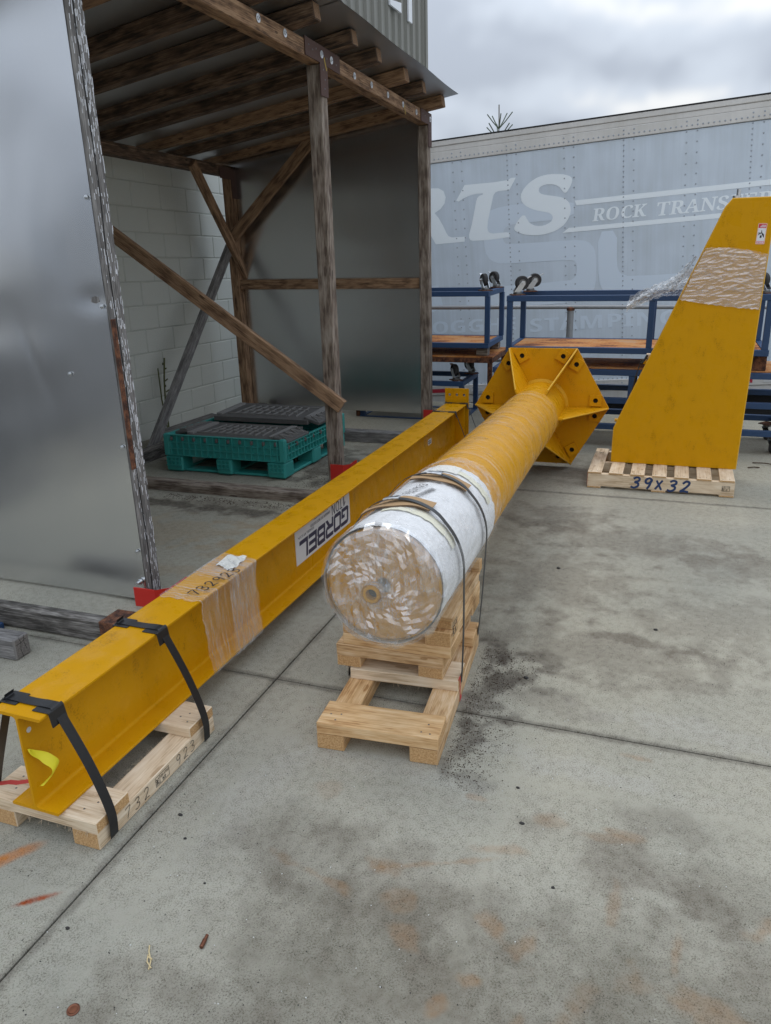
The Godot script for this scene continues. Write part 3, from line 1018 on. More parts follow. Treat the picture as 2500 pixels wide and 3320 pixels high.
# ------------------------------------------------------------------ the block building with ribbed siding above
func make_building() -> void:
	var slope := 0.031
	var b := thing("industrial_building", "pale painted block building with dark ribbed metal siding above", "building", at(-4.4, 0.0, -6.0))
	# courses fall a little towards the back, as the yard does
	var tilt := Transform3D(Basis(Vector3.RIGHT, -slope), Vector3.ZERO)
	var core := mb(M.mortar).box(Vector3(0.18, 2.7, 12.5), 0, at(-0.096, 1.03, -2.2))
	part(b, "wall", core.mesh(), tilt)
	part(b, "wall", mb(M.cmu).box(Vector3(0.19, 2.6, 5.4), 0.005, at(-0.1, 1.082, -5.75)).mesh(), tilt)
	var kinds := []
	for k in 3:
		kinds.append(mb(M.cmu).box(Vector3(0.399, 0.196, 0.19), 0.006, ID).mesh())
	for row in 12:
		for col in 18:
			var z := -2.863 + col * 0.4064 + (0.2032 if row % 2 else 0.0)
			if z > 3.9 or z < -2.9:
				continue
			var q := Transform3D(Basis(Vector3.UP, PI / 2), Vector3(-0.095 + rng.randf_range(-0.0015, 0.0015), 0.02 + row * 0.2038 + 0.102 - 0.1, z))
			part(b, "block", kinds[(row * 5 + col) % 3], tilt * q)
	part(b, "end_wall", mb(M.cmu).box(Vector3(8.7, 2.6, 0.19), 0.005, at(-4.55, 1.0, 3.92)).mesh())
	part(b, "flashing", mb(M.white_trim).box(Vector3(0.03, 0.05, 12.5), 0.003, at(0.0, 2.405, -2.2)).mesh(), tilt)
	# siding in sheets of three ribs
	var prof := PackedVector2Array()
	for r in 3:
		for q in [[0.0, 0.0], [0.165, 0.0], [0.185, 0.038], [0.28, 0.038], [0.30, 0.0]]:
			prof.append(Vector2(r * 0.3 + q[0], q[1]))
	var sh := mb(M.siding)
	for i in prof.size() - 1:
		var p0 := prof[i]
		var p1 := prof[i + 1]
		if p0.distance_to(p1) < 0.001:
			continue
		sh.quad(Vector3(p0.y, 0, -p0.x), Vector3(p1.y, 0, -p1.x), Vector3(p1.y, 4.8, -p1.x), Vector3(p0.y, 4.8, -p0.x))
	var shm := sh.mesh()
	for k in 14:
		part(b, "siding_sheet", shm, at(-0.05, 2.36, 4.12 - k * 0.9))
	part(b, "upper_wall", mb(M.siding).box(Vector3(9.0, 4.8, 12.5), 0.0, at(-4.56, 4.76, -2.23)).mesh())
	part(b, "corner_trim", mb(M.siding).box(Vector3(0.12, 4.8, 0.12), 0.004, at(-0.05, 4.76, -8.47)).mesh())
	part(b, "roof", mb(M.roof).box(Vector3(9.2, 0.12, 12.8), 0.0, at(-4.5, 7.22, -2.23)).mesh())
	# two pale pieces of a sign on the siding
	var s := mb(M.white_trim).prism(PackedVector2Array([Vector2(6.56, 5.03), Vector2(7.07, 5.10), Vector2(7.07, 4.965), Vector2(6.56, 4.965)]), 0.0, 0.03)
	part(b, "sign_piece", s.mesh(), Transform3D(Basis(Vector3(0, 0, -1), Vector3.UP, Vector3(1, 0, 0)), Vector3(0.0, 0.0, 0.0)))
	var s2 := mb(M.white_trim).box(Vector3(0.03, 0.8, 0.17), 0.003, at(0.01, 5.34, -7.54))
	part(b, "sign_piece", s2.mesh())


# a dark hall added out of view behind the camera, to darken sheet reflections
func make_added_hall() -> void:
	var t := thing("added_hall", "long low dark blue hall added out of view for its reflection in metal", "building", at(0, -0.03, 26.0))
	part(t, "wall", mb(M.far_siding).box(Vector3(60.0, 5.4, 12.0), 0.0, at(0, 2.7, 6.0)).mesh())
	part(t, "roof", mb(M.roof).box(Vector3(60.6, 0.25, 12.6), 0.0, at(0, 5.53, 6.0)).mesh())
	for k in 7:
		part(t, "door", mb(M.white_trim).box(Vector3(3.2, 3.4, 0.06), 0.0, at(-24.0 + k * 8.0, 1.72, -0.031)).mesh())


# ------------------------------------------------------------------ the semi trailer backed down the ramp
func make_trailer() -> void:
	var ax := Vector3(0.99765, 0.0622, -0.0287).normalized()
	var ay := Vector3(-0.062, 0.998, 0.003)
	ay = (ay - ax * ay.dot(ax)).normalized()
	var az := ax.cross(ay)
	var org := Vector3(-2.669, 2.454, -8.958)
	var base := -3.75
	var t := thing("semi_trailer", "long pale grey box trailer with faded white lettering", "trailer", Transform3D(Basis(ax, ay, az), org + ay * base))
	var l := at(0, -base, 0)
	var u0 := -1.55
	var u1 := 14.4
	var ul := u1 - u0
	var um := (u0 + u1) * 0.5
	part(t, "body", mb(M.trailer).box(Vector3(ul - 0.02, 2.86, 2.55), 0.0, at(um, -1.25, -1.29)).mesh(), l)
	# side sheets, four feet wide, lapped at the riveted seams
	var sheets := []
	for k in 2:
		sheets.append(mb(M.trailer).box(Vector3(1.2, 2.46, 0.012), 0.001, ID, Vector2(k * 0.37, 0.1), Vector2(0.41, 0.4)).mesh())
	for k in range(-2, 12):
		part(t, "side_sheet", sheets[absi(k) % 2], l * at(0.828 + (k + 0.5) * 1.2, -1.26, -0.007 + (0.0015 if k % 2 else 0.0)))
	# upper rail in three steps and the lower rail
	var tr := mb(M.trailer_rail)
	tr.box(Vector3(ul, 0.055, 0.05), 0.006, at(um, 0.165, -0.012), Vector2.ZERO, Vector2(0.4, 1))
	tr.box(Vector3(ul, 0.055, 0.04), 0.006, at(um, 0.109, -0.013), Vector2.ZERO, Vector2(0.4, 1))
	tr.box(Vector3(ul, 0.105, 0.03), 0.005, at(um, 0.029, -0.003), Vector2.ZERO, Vector2(0.4, 1))
	part(t, "top_rail", tr.mesh(), l)
	part(t, "roof_cap", mb(M.underbody).box(Vector3(ul, 0.012, 0.05), 0.0, at(um, 0.199, -0.01)).mesh(), l)
	var br := mb(M.trailer_rail)
	br.box(Vector3(ul, 0.115, 0.05), 0.005, at(um, -2.54, 0.0), Vector2.ZERO, Vector2(0.4, 1))
	br.box(Vector3(ul, 0.10, 0.035), 0.005, at(um, -2.65, -0.006), Vector2.ZERO, Vector2(0.4, 1))
	part(t, "bottom_rail", br.mesh(), l)
	for k in 16:
		part(t, "reflector_tape", mb(M.reflector_red if k % 2 == 0 else M.reflector_white).box(Vector3(0.3, 0.045, 0.003), 0.0, at(0.36 + (k - 3) * 0.40625 * 1.0 + 0.0, -2.545, 0.0275)).mesh(), l)
	# rivets
	var riv := mb(M.rivet)
	riv.lathe([Vector2(0.009, 0), Vector2(0.0075, 0.004), Vector2(0, 0.006)], 7, Transform3D(Basis(Vector3.RIGHT, PI / 2), Vector3.ZERO))
	var spots := PackedVector3Array()
	for k in range(-1, 6):
		var s := 0.826 + k * 1.2
		for j in 50:
			spots.append(Vector3(s, -0.04 - j * 0.0495, 0.0))
		for c in [0.1, 0.6, 0.7]:
			for j in 25:
				spots.append(Vector3(s + c, -0.042 - j * 0.0985, 0.0))
		for j in 24:
			spots.append(Vector3(s + j * 0.05, 0.012, 0.012))
			spots.append(Vector3(s + j * 0.05, -2.475, 0.0))
		for c in [0.0, 0.1, 0.6, 0.7]:
			spots.append(Vector3(s + c, 0.05, 0.012))
			spots.append(Vector3(s + c, -2.52, 0.025))
			spots.append(Vector3(s + c, -2.565, 0.025))
	var mm := MultiMesh.new()
	mm.transform_format = MultiMesh.TRANSFORM_3D
	mm.mesh = riv.mesh()
	mm.instance_count = spots.size()
	for i in spots.size():
		mm.set_instance_transform(i, at(spots[i].x, spots[i].y, spots[i].z))
	var mi := MultiMeshInstance3D.new()
	mi.name = "rivets"
	mi.multimesh = mm
	mi.transform = l
	mi.set_meta("kind", "stuff")
	t.add_child(mi)
	# painted letters
	var z := 0.0022
	var big := mb(M.trailer_letter)
	big.prism(PackedVector2Array([Vector2(-0.28, -0.285), Vector2(-0.018, -0.277), Vector2(0.052, -0.284), Vector2(0.107, -0.319), Vector2(0.128, -0.385), Vector2(0.111, -0.447), Vector2(0.063, -0.5), Vector2(-0.011, -0.537), Vector2(0.031, -0.591), Vector2(0.077, -0.678), Vector2(0.11, -0.758), Vector2(0.134, -0.796), Vector2(0.171, -0.813), Vector2(0.325, -0.819), Vector2(0.316, -0.872), Vector2(-0.02, -0.87), Vector2(-0.1, -0.72), Vector2(-0.16, -0.6), Vector2(-0.2, -0.6), Vector2(-0.28, -0.87), Vector2(-0.46, -0.87), Vector2(-0.3, -0.36)]), z, z, l)
	part(t, "painted_letter", big.mesh())
	big = mb(M.trailer_letter)
	big.prism(PackedVector2Array([Vector2(0.349, -0.283), Vector2(0.676, -0.291), Vector2(0.83, -0.285), Vector2(0.865, -0.268), Vector2(0.913, -0.27), Vector2(0.894, -0.304), Vector2(0.843, -0.382), Vector2(0.818, -0.387), Vector2(0.715, -0.387), Vector2(0.685, -0.397), Vector2(0.664, -0.42), Vector2(0.65, -0.469), Vector2(0.591, -0.681), Vector2(0.581, -0.75), Vector2(0.588, -0.785), Vector2(0.605, -0.805), Vector2(0.641, -0.816), Vector2(0.783, -0.815), Vector2(0.836, -0.826), Vector2(0.818, -0.871), Vector2(0.575, -0.878), Vector2(0.411, -0.872), Vector2(0.382, -0.862), Vector2(0.370, -0.835), Vector2(0.371, -0.8), Vector2(0.408, -0.698), Vector2(0.471, -0.461), Vector2(0.482, -0.432), Vector2(0.505, -0.412), Vector2(0.548, -0.401), Vector2(0.549, -0.39), Vector2(0.475, -0.388), Vector2(0.43, -0.392), Vector2(0.386, -0.401), Vector2(0.325, -0.42), Vector2(0.271, -0.446), Vector2(0.246, -0.432)]), z, z, l)
	part(t, "painted_letter", big.mesh())
	var sp := [Vector2(1.42, -0.478), Vector2(1.398, -0.448), Vector2(1.363, -0.406), Vector2(1.306, -0.381), Vector2(1.224, -0.374), Vector2(1.165, -0.395), Vector2(1.152, -0.427), Vector2(1.169, -0.457), Vector2(1.222, -0.479), Vector2(1.327, -0.501), Vector2(1.419, -0.528), Vector2(1.471, -0.577), Vector2(1.491, -0.646), Vector2(1.475, -0.722), Vector2(1.421, -0.796), Vector2(1.344, -0.845), Vector2(1.236, -0.875), Vector2(1.116, -0.88), Vector2(0.996, -0.862), Vector2(0.924, -0.834), Vector2(0.882, -0.807), Vector2(0.877, -0.778), Vector2(0.909, -0.723), Vector2(0.966, -0.66), Vector2(1.0, -0.662), Vector2(1.013, -0.688), Vector2(1.048, -0.748), Vector2(1.119, -0.784), Vector2(1.203, -0.786), Vector2(1.274, -0.759), Vector2(1.301, -0.716), Vector2(1.282, -0.675), Vector2(1.229, -0.651), Vector2(1.123, -0.625), Vector2(1.029, -0.582), Vector2(0.97, -0.525), Vector2(0.957, -0.457), Vector2(0.993, -0.393), Vector2(1.06, -0.334), Vector2(1.156, -0.289), Vector2(1.273, -0.276), Vector2(1.4, -0.291), Vector2(1.475, -0.315), Vector2(1.503, -0.34), Vector2(1.508, -0.373), Vector2(1.485, -0.425), Vector2(1.443, -0.481)]
	big = mb(M.trailer_letter)
	big.prism(rounded(sp), z, z, l)
	part(t, "painted_letter", big.mesh())
	# the two stripes and the name between them
	var st := mb(M.trailer_letter)
	st.prism(PackedVector2Array([Vector2(1.529, -0.566), Vector2(1.548, -0.617), Vector2(9.0, -0.628), Vector2(9.0, -0.578)]), z, z, l)
	part(t, "painted_stripe", st.mesh())
	st = mb(M.trailer_letter)
	st.prism(PackedVector2Array([Vector2(1.395, -0.881), Vector2(1.465, -0.835), Vector2(9.0, -0.85), Vector2(9.0, -0.897)]), z, z, l)
	part(t, "painted_stripe", st.mesh())
	lettering(t, "painted_name", "ROCK", "Droid Serif", 700, 0.545, 0.128, M.trailer_letter, l * at(1.705, -0.797, 0.0008), 0.17)
	lettering(t, "painted_name", "TRANSFER", "Droid Serif", 700, 1.09, 0.132, M.trailer_letter, l * at(2.345, -0.807, 0.0008), 0.17)
	# ghosts of an older sign under the paint
	var gz := 0.0012
	var g1 := mb(M.trailer_ghost)
	g1.prism(rounded([Vector2(0.64, -0.56), Vector2(0.9, -0.536), Vector2(1.52, -0.55), Vector2(1.52, -0.742), Vector2(0.86, -0.736), Vector2(0.78, -0.765), Vector2(0.747, -0.83), Vector2(0.75, -0.9), Vector2(0.79, -0.945), Vector2(1.52, -0.962), Vector2(1.66, -0.985), Vector2(1.735, -1.07), Vector2(1.75, -1.2), Vector2(1.745, -1.45), Vector2(1.69, -1.56), Vector2(1.56, -1.62), Vector2(0.3, -1.62), Vector2(0.3, -1.385), Vector2(1.46, -1.385), Vector2(1.53, -1.35), Vector2(1.547, -1.27), Vector2(1.535, -1.19), Vector2(1.47, -1.162), Vector2(0.72, -1.147), Vector2(0.6, -1.1), Vector2(0.54, -1.0), Vector2(0.532, -0.75), Vector2(0.56, -0.63)]), gz, gz, l)
	part(t, "ghost_letter", g1.mesh())
	g1 = mb(M.trailer_ghost)
	g1.prism(rounded([Vector2(1.765, -0.905), Vector2(1.965, -0.905), Vector2(1.962, -1.26), Vector2(1.995, -1.345), Vector2(2.1, -1.389), Vector2(3.1, -1.397), Vector2(3.1, -1.62), Vector2(1.98, -1.62), Vector2(1.83, -1.54), Vector2(1.77, -1.4)]), gz, gz, l)
	part(t, "ghost_letter", g1.mesh())
	g1 = mb(M.trailer_ghost)
	g1.prism(PackedVector2Array([Vector2(-1.2, -1.39), Vector2(-0.02, -1.32), Vector2(0.02, -1.56), Vector2(-0.1, -1.62), Vector2(-1.2, -1.62)]), gz, gz, l)
	part(t, "ghost_letter", g1.mesh())
	lettering(t, "ghost_name", "DOGGHE", "Droid Sans", 700, 1.18, 0.145, M.trailer_ghost, l * at(-0.32, -1.875, 0.0004), 0.0)
	lettering(t, "ghost_name", "STAMPING", "Droid Sans", 700, 1.58, 0.15, M.trailer_ghost, l * at(1.02, -1.915, 0.0004), 0.0)
	# what hangs under the floor
	part(t, "underframe", mb(M.underbody).box(Vector3(ul - 0.4, 0.35, 2.3), 0.0, at(um, -2.88, -1.29)).mesh(), l)
	var ub := mb(M.trailer_rail).box(Vector3(1.5, 0.16, 0.06), 0.004, at(0.1, -2.80, -0.12))
	part(t, "side_skirt", ub.mesh(), l)
	for s in [-0.25, -2.33]:
		for u in [0.3, 1.5]:
			part(t, "wheel", mb(M.rubber).lathe([Vector2(0.12, -0.14), Vector2(0.42, -0.14), Vector2(0.5, -0.09), Vector2(0.5, 0.09), Vector2(0.42, 0.14), Vector2(0.12, 0.14)], 24, Transform3D(Basis(Vector3.RIGHT, PI / 2), Vector3(u, -3.24, s))).mesh(), l)
	for s in [-0.35, -2.2]:
		part(t, "landing_leg", mb(M.steel_dark).box(Vector3(0.12, 1.1, 0.12), 0.004, at(10.5, -3.2, s)).mesh(), l)


# one pass of corner cutting
func rounded(p: Array) -> PackedVector2Array:
	var o := PackedVector2Array()
	for i in p.size():
		var a: Vector2 = p[i]
		var b: Vector2 = p[(i + 1) % p.size()]
		o.append(a.lerp(b, 0.22))
		o.append(a.lerp(b, 0.78))
	return o


# ------------------------------------------------------------------ the young fir behind the trailer
func make_tree() -> void:
	var t := thing("fir_tree", "thin top of a young fir showing above the trailer roof", "tree", at(-6.46, -0.1, -30.0))
	part(t, "trunk", mb(M.bark).tube([Vector3(0, 0, 0), Vector3(0.02, 2.2, 0), Vector3(-0.01, 4.4, 0.02), Vector3(0, 5.3, 0)], 0.045, 8).tube([Vector3(0, 5.2, 0), Vector3(0.0, 5.7, 0), Vector3(-0.01, 6.24, 0)], 0.02, 6).mesh())
	var r := RandomNumberGenerator.new()
	r.seed = 3
	var cr := mb(M.needles)
	for k in 17:
		var y: float = 5.47 - k * 0.33 if k < 2 else 5.32 - k * 0.31
		var reach := 0.62 + k * 0.12
		var arms := 5 + mini(k / 2, 4)
		for a in arms:
			var ang := TAU * a / arms + k * 0.7 + r.randf_range(-0.15, 0.15)
			var d := Vector3(cos(ang), 0, sin(ang))
			var rise: float = 0.85 - k * 0.13
			var p0 := Vector3(0, y, 0)
			var len_ := reach * r.randf_range(0.75, 1.05)
			var p1 := p0 + d * len_ * 0.8 + Vector3(0, rise * len_, 0)
			cr.tube([p0, p0.lerp(p1, 0.5) + Vector3(0, -0.02, 0), p1], 0.02, 5)
			if k < 2:
				continue
			var side := d.cross(Vector3.UP)
			for q in int(3 + len_ * 8.0):
				var f := 0.25 + 0.7 * q / (3 + len_ * 8.0)
				var c := p0.lerp(p1, f)
				for sg in [-1.0, 1.0]:
					var tip: Vector3 = c + d * 0.12 * len_ + side * sg * len_ * 0.34 * (1.1 - f) + Vector3(0, r.randf_range(-0.03, 0.05), 0)
					cr.tube([c, tip], 0.016, 4, false)
	part(t, "crown", cr.mesh())


# ------------------------------------------------------------------ the open shed
func hdr(z: float) -> float:   # top of the front header
	return 2.764 + 0.0355 * (z + 3.3) if z < -3.3 else 2.764 - 0.01 * (z + 3.3)


func pad(z: float) -> float:   # height of the floor in the shed
	return 0.116 + 0.0389 * (z + 2.4)


func make_shed() -> void:
	var t := thing("storage_shed", "open timber shed with sheet metal walls and a lean-to roof", "shed", at(-2.1, 0.0, -4.8))
	var o := Vector3(-2.1, 0.0, -4.8)
	var brown: Material = M.brown
	var end: Material = M.brown_end
	# three front posts, two back posts
	var zs := [-2.62, -4.785, -6.955]
	var names := [M.grey_wood, M.post_wood, M.post_wood]
	for k in 3:
		var z: float = zs[k]
		var top := hdr(z) - 0.092
		var x := -2.145
		var p := board(t, "post", Vector3(x, 0.02, z) - o, Vector3(x, top, z) - o, 0.092, 0.09, names[k], M.grey_end, 0.005, Vector3.RIGHT)
		if k == 0:
			# the long drying crack that runs down its outer face
			var cr := mb(M.black)
			var pts := []
			for i in 13:
				pts.append(Vector2(-1.45 + i * 0.245, 0.018 + 0.006 * sin(i * 2.1) - 0.0012 * i))
			for i in pts.size() - 1:
				var a: Vector2 = pts[i]
				var b: Vector2 = pts[i + 1]
				cr.quad(Vector3(a.x, 0.0462, -a.y - 0.0028), Vector3(a.x, 0.0462, -a.y + 0.0028), Vector3(b.x, 0.0462, -b.y + 0.0028), Vector3(b.x, 0.0462, -b.y - 0.0028))
			part(p, "crack", cr.mesh())
			# flecks of old white paint left on its weathered face
			var fl := mb(M.label_white)
			for i in 900:
				var u := -1.4 + 2.8 * rng.randf()
				var w := -0.043 + 0.086 * pow(rng.randf(), 0.8)
				var hl := rng.randf_range(0.005, 0.02)
				var hw := rng.randf_range(0.0008, 0.002)
				if rng.randf() < 0.35 + 0.3 * sin(u * 5.0):
					continue
				fl.quad(Vector3(u - hl, 0.0454, w + hw), Vector3(u + hl, 0.0454, w + hw), Vector3(u + hl, 0.0454, w - hw), Vector3(u - hl, 0.0454, w - hw))
			var flecks := part(p, "paint_flecks", fl.mesh())
			flecks.set_meta("kind", "stuff")
	board(t, "post", Vector3(-4.085, 0.0, -6.955) - o, Vector3(-4.085, 2.33, -6.955) - o, 0.09, 0.09, brown, end, 0.005, Vector3.RIGHT)
	board(t, "post", Vector3(-4.085, 0.03, -2.63) - o, Vector3(-4.085, 2.46, -2.63) - o, 0.09, 0.09, brown, end, 0.005, Vector3.RIGHT)
	# header in two lengths meeting at the tee plate, wall plate at the back
	board(t, "header_beam", Vector3(-2.145, hdr(-2.3) - 0.045, -2.3) - o, Vector3(-2.145, hdr(-4.78) - 0.047, -4.78) - o, 0.09, 0.09, brown, end, 0.005)
	board(t, "header_beam", Vector3(-2.145, hdr(-4.784) - 0.047, -4.784) - o, Vector3(-2.145, hdr(-7.0) - 0.045, -7.0) - o, 0.09, 0.09, brown, end, 0.005)
	board(t, "wall_plate", Vector3(-4.085, 2.405, -2.6) - o, Vector3(-4.085, 2.286, -7.0) - o, 0.09, 0.092, M.brown_dark, end, 0.005)
	# rafters lie across header and plate
	var rz := [-6.9, -6.36, -5.94, -5.37, -4.95, -4.41, -3.95, -3.42, -2.95, -2.45]
	var tones := [M.brown, M.brown_dark, M.brown, M.brown_dark, M.brown_dark, M.brown_dark, M.brown_dark, M.brown, M.brown, M.brown_dark]
	var rs := 0.0
	for k in rz.size():
		var z: float = rz[k]
		var yh := hdr(z) + 0.046
		var yb := 2.345 + 0.027 * (z + 6.0) + 0.046 + 0.045
		rs = (yh - yb) / 1.94
		board(t, "rafter", Vector3(-1.955, yh + 0.19 * rs, z) - o, Vector3(-4.30, yb - 0.215 * rs, z + rng.randf_range(-0.02, 0.02)) - o, 0.09, 0.088, tones[k], end, 0.005)
	# roof: two lapped sheets, slightly wavy at the open edge
	for k in 2:
		var z0: float = -1.9 if k == 0 else -4.50
		var z1: float = -4.56 if k == 0 else -7.02
		var lift := 0.004 if k == 0 else 0.0
		var f := func(u: float, v: float) -> Vector3:
			var x := lerpf(-1.86, -4.36, v)
			var z := lerpf(z0, z1, u)
			var y := hdr(z) + 0.0935 + (x + 2.145) * 0.158 + lift
			y += (1.0 - v) * (1.0 - v) * 0.004 * sin(z * 5.1 + 1.0) if v < 0.12 else 0.0
			return Vector3(x, y, z) - o
		var g := func(u: float, v: float) -> Vector3: return f.call(u, 1.0 - v) - Vector3(0, 0.002, 0)
		part(t, "roof_sheet", mb(M.roof).grid(40, 24, f).grid(40, 24, g).mesh())
	# wall sheets: the near end outside its posts, the far end outside its posts
	part(t, "wall_sheet", sheet_mesh(Vector3(-4.36, 0.125, -2.5705), 2.252, 2.62, 1.0, true), at(2.1, 0, 4.8), "big dull metal sheet with dents and soft cloudy reflections")
	part(t, "wall_sheet", sheet_mesh(Vector3(-4.18, 0.05, -7.004), 2.05, 2.6, 0.12, false), at(2.1, 0, 4.8))
	for q in [[-2.125, 1.80], [-2.125, 1.40], [-2.125, 0.83], [-2.125, 0.36], [-2.335, 1.13]]:
		part(t, "sheet_screw", mb(M.zinc).lathe([Vector2(0.0085, 0.0), Vector2(0.0085, 0.003), Vector2(0.005, 0.0035), Vector2(0.005, 0.008), Vector2(0, 0.009)], 10, Transform3D(Basis(Vector3.RIGHT, PI / 2), Vector3(q[0], q[1], -2.566) - o)).mesh())
	# a rusty steel strip where the sheet is torn back from the near post
	part(t, "rusty_strip", mb(M.rust).box(Vector3(0.004, 0.62, 0.028), 0.001, at(-2.0972, 1.04, -2.586).translated(-o)).mesh())
	# far wall rail and the diagonal braces
	board(t, "wall_rail", Vector3(-4.04, 1.265, -6.955) - o, Vector3(-2.19, 1.258, -6.955) - o, 0.05, 0.092, brown, end, 0.004)
	board(t, "brace", Vector3(-4.08, 1.972, -4.70) - o, Vector3(-2.04, 0.578, -4.70) - o, 0.042, 0.092, brown, M.grey_end, 0.004)
	board(t, "brace", Vector3(-4.02, 2.31, -6.26) - o, Vector3(-4.02, 1.31, -7.06) - o, 0.045, 0.092, brown, end, 0.004)
	board(t, "brace", Vector3(-3.1, 2.555, -6.885) - o, Vector3(-4.1, 1.66, -6.885) - o, 0.045, 0.098, brown, end, 0.004)
	board(t, "brace", Vector3(-4.06, -0.01, -5.24) - o, Vector3(-4.06, 1.62, -6.83) - o, 0.045, 0.092, M.grey_wood, M.grey_end, 0.004)
	# steel plates that tie header and posts
	var px := -2.0985
	var tee := mb(M.plate_brown)
	var y0 := hdr(-4.78)
	tee.prism(PackedVector2Array([Vector2(4.531, y0 + 0.012), Vector2(5.03, y0 - 0.006), Vector2(5.028, y0 - 0.104), Vector2(4.835, y0 - 0.094), Vector2(4.833, y0 - 0.262), Vector2(4.726, y0 - 0.262), Vector2(4.728, y0 - 0.088), Vector2(4.533, y0 - 0.082)]), 0.0, 0.006)
	var face := Transform3D(Basis(Vector3(0, 0, -1), Vector3.UP, Vector3(1, 0, 0)), Vector3(px, 0, 0) - o)
	part(t, "tee_plate", tee.mesh(), face)
	var y1 := hdr(-6.9)
	var elp := mb(M.plate_brown).prism(PackedVector2Array([Vector2(6.715, y1 + 0.008), Vector2(7.012, y1 - 0.003), Vector2(7.01, y1 - 0.26), Vector2(6.915, y1 - 0.26), Vector2(6.917, y1 - 0.09), Vector2(6.717, y1 - 0.085)]), 0.0, 0.006)
	part(t, "corner_plate", elp.mesh(), face)
	# the corner plate at the back post
	var bp := mb(M.plate_brown).prism(PackedVector2Array([Vector2(6.72, 2.315), Vector2(7.02, 2.307), Vector2(7.01, 2.05), Vector2(6.92, 2.05), Vector2(6.915, 2.215), Vector2(6.725, 2.22)]), 0.0, 0.006)
	part(t, "corner_plate", bp.mesh(), Transform3D(face.basis, Vector3(-4.037, 0, 0) - o))
	# washered screws along the header
	var bolt := mb(M.zinc).lathe([Vector2(0.021, 0.0), Vector2(0.021, 0.003), Vector2(0.010, 0.0035), Vector2(0.0095, 0.0075), Vector2(0.004, 0.0085)], 16).mat(M.black).lathe([Vector2(0.004, 0.0085), Vector2(0.0, 0.0066)], 8).mesh()
	var bz := [-3.05, -3.5, -4.0, -4.295, -4.755, -4.897, -5.283, -5.594, -5.926, -6.268, -6.603, -6.964]
	for k in bz.size():
		var z: float = bz[k]
		var plated := z < -4.53 and z > -5.03 or z < -6.72
		part(t, "header_screw", bolt, Transform3D(Basis(Vector3.FORWARD, PI / 2), Vector3(px + (0.006 if plated else 0.0), hdr(z) - 0.045 + rng.randf_range(-0.006, 0.006), z) - o))
	# small nail holes in the plates
	for q in [[4.58, -0.03], [4.63, -0.045], [4.68, -0.03], [4.83, -0.05], [4.97, -0.055], [4.77, -0.12], [4.79, -0.17], [4.78, -0.22], [6.76, -0.03], [6.82, -0.04], [6.96, -0.14], [6.96, -0.19]]:
		part(t, "nail", mb(M.steel_dark).lathe([Vector2(0.0055, 0), Vector2(0.0045, 0.002), Vector2(0, 0.0025)], 8, Transform3D(Basis(Vector3.FORWARD, PI / 2), Vector3(px + 0.006, hdr(-q[0]) + q[1], -q[0]) - o)).mesh())
	# red guards bolted round the feet of the front posts
	for g in 3:
		var guard := mb(M.red)
		var outline := [Vector2(0.0, 0.09), Vector2(0.11, 0.09), Vector2(0.16, 0.045), Vector2(0.16, -0.08)] if g == 0 else [Vector2(-0.009, 0.085), Vector2(0.085, 0.085), Vector2(0.122, 0.05), Vector2(0.122, -0.07)]
		for i in 3:
			var a: Vector2 = outline[i]
			var b: Vector2 = outline[i + 1]
			var d := (b - a).normalized()
			var n := Vector2(-d.y, d.x) * -0.006
			var hgt := 0.2
			guard.quad(Vector3(a.x, 0, a.y), Vector3(b.x, 0, b.y), Vector3(b.x, hgt, b.y), Vector3(a.x, hgt, a.y))
			guard.quad(Vector3(b.x - n.x, 0, b.y + n.y), Vector3(a.x - n.x, 0, a.y + n.y), Vector3(a.x - n.x, hgt, a.y + n.y), Vector3(b.x - n.x, hgt, b.y + n.y))
			guard.quad(Vector3(a.x, hgt, a.y), Vector3(b.x, hgt, b.y), Vector3(b.x - n.x, hgt, b.y + n.y), Vector3(a.x - n.x, hgt, a.y + n.y))
		var e0: Vector2 = outline[0]
		guard.quad(Vector3(e0.x, 0, e0.y - 0.007), Vector3(e0.x, 0, e0.y), Vector3(e0.x, 0.2, e0.y), Vector3(e0.x, 0.2, e0.y - 0.007))
		part(t, "post_guard", guard.mesh(), at(-2.145, [0.0, -0.028, -0.085][g], zs[g]).translated(-o))
	part(t, "guard_bolt", mb(M.zinc).tube([Vector3(0, 0, 0), Vector3(0, 0, 0.03)], 0.008, 6).tube([Vector3(0, 0, 0.004), Vector3(0, 0, 0.014)], 0.013, 6).mesh(), at(-2.13, 0.215, -2.57).translated(-o))
	# yellow chalk ticks on the plate
	for q in [[4.79, -0.055], [6.28, -0.05]]:
		part(t, "chalk_tick", mb(plain(lin(0.42, 0.3, 0.06), 0.9)).stroke([Vector2(q[0], hdr(-q[0]) + q[1]), Vector2(q[0] + 0.012, hdr(-q[0]) + q[1] - 0.03), Vector2(q[0] + 0.03, hdr(-q[0]) + q[1] - 0.06)], 0.012, 0.0068).mesh(), face)


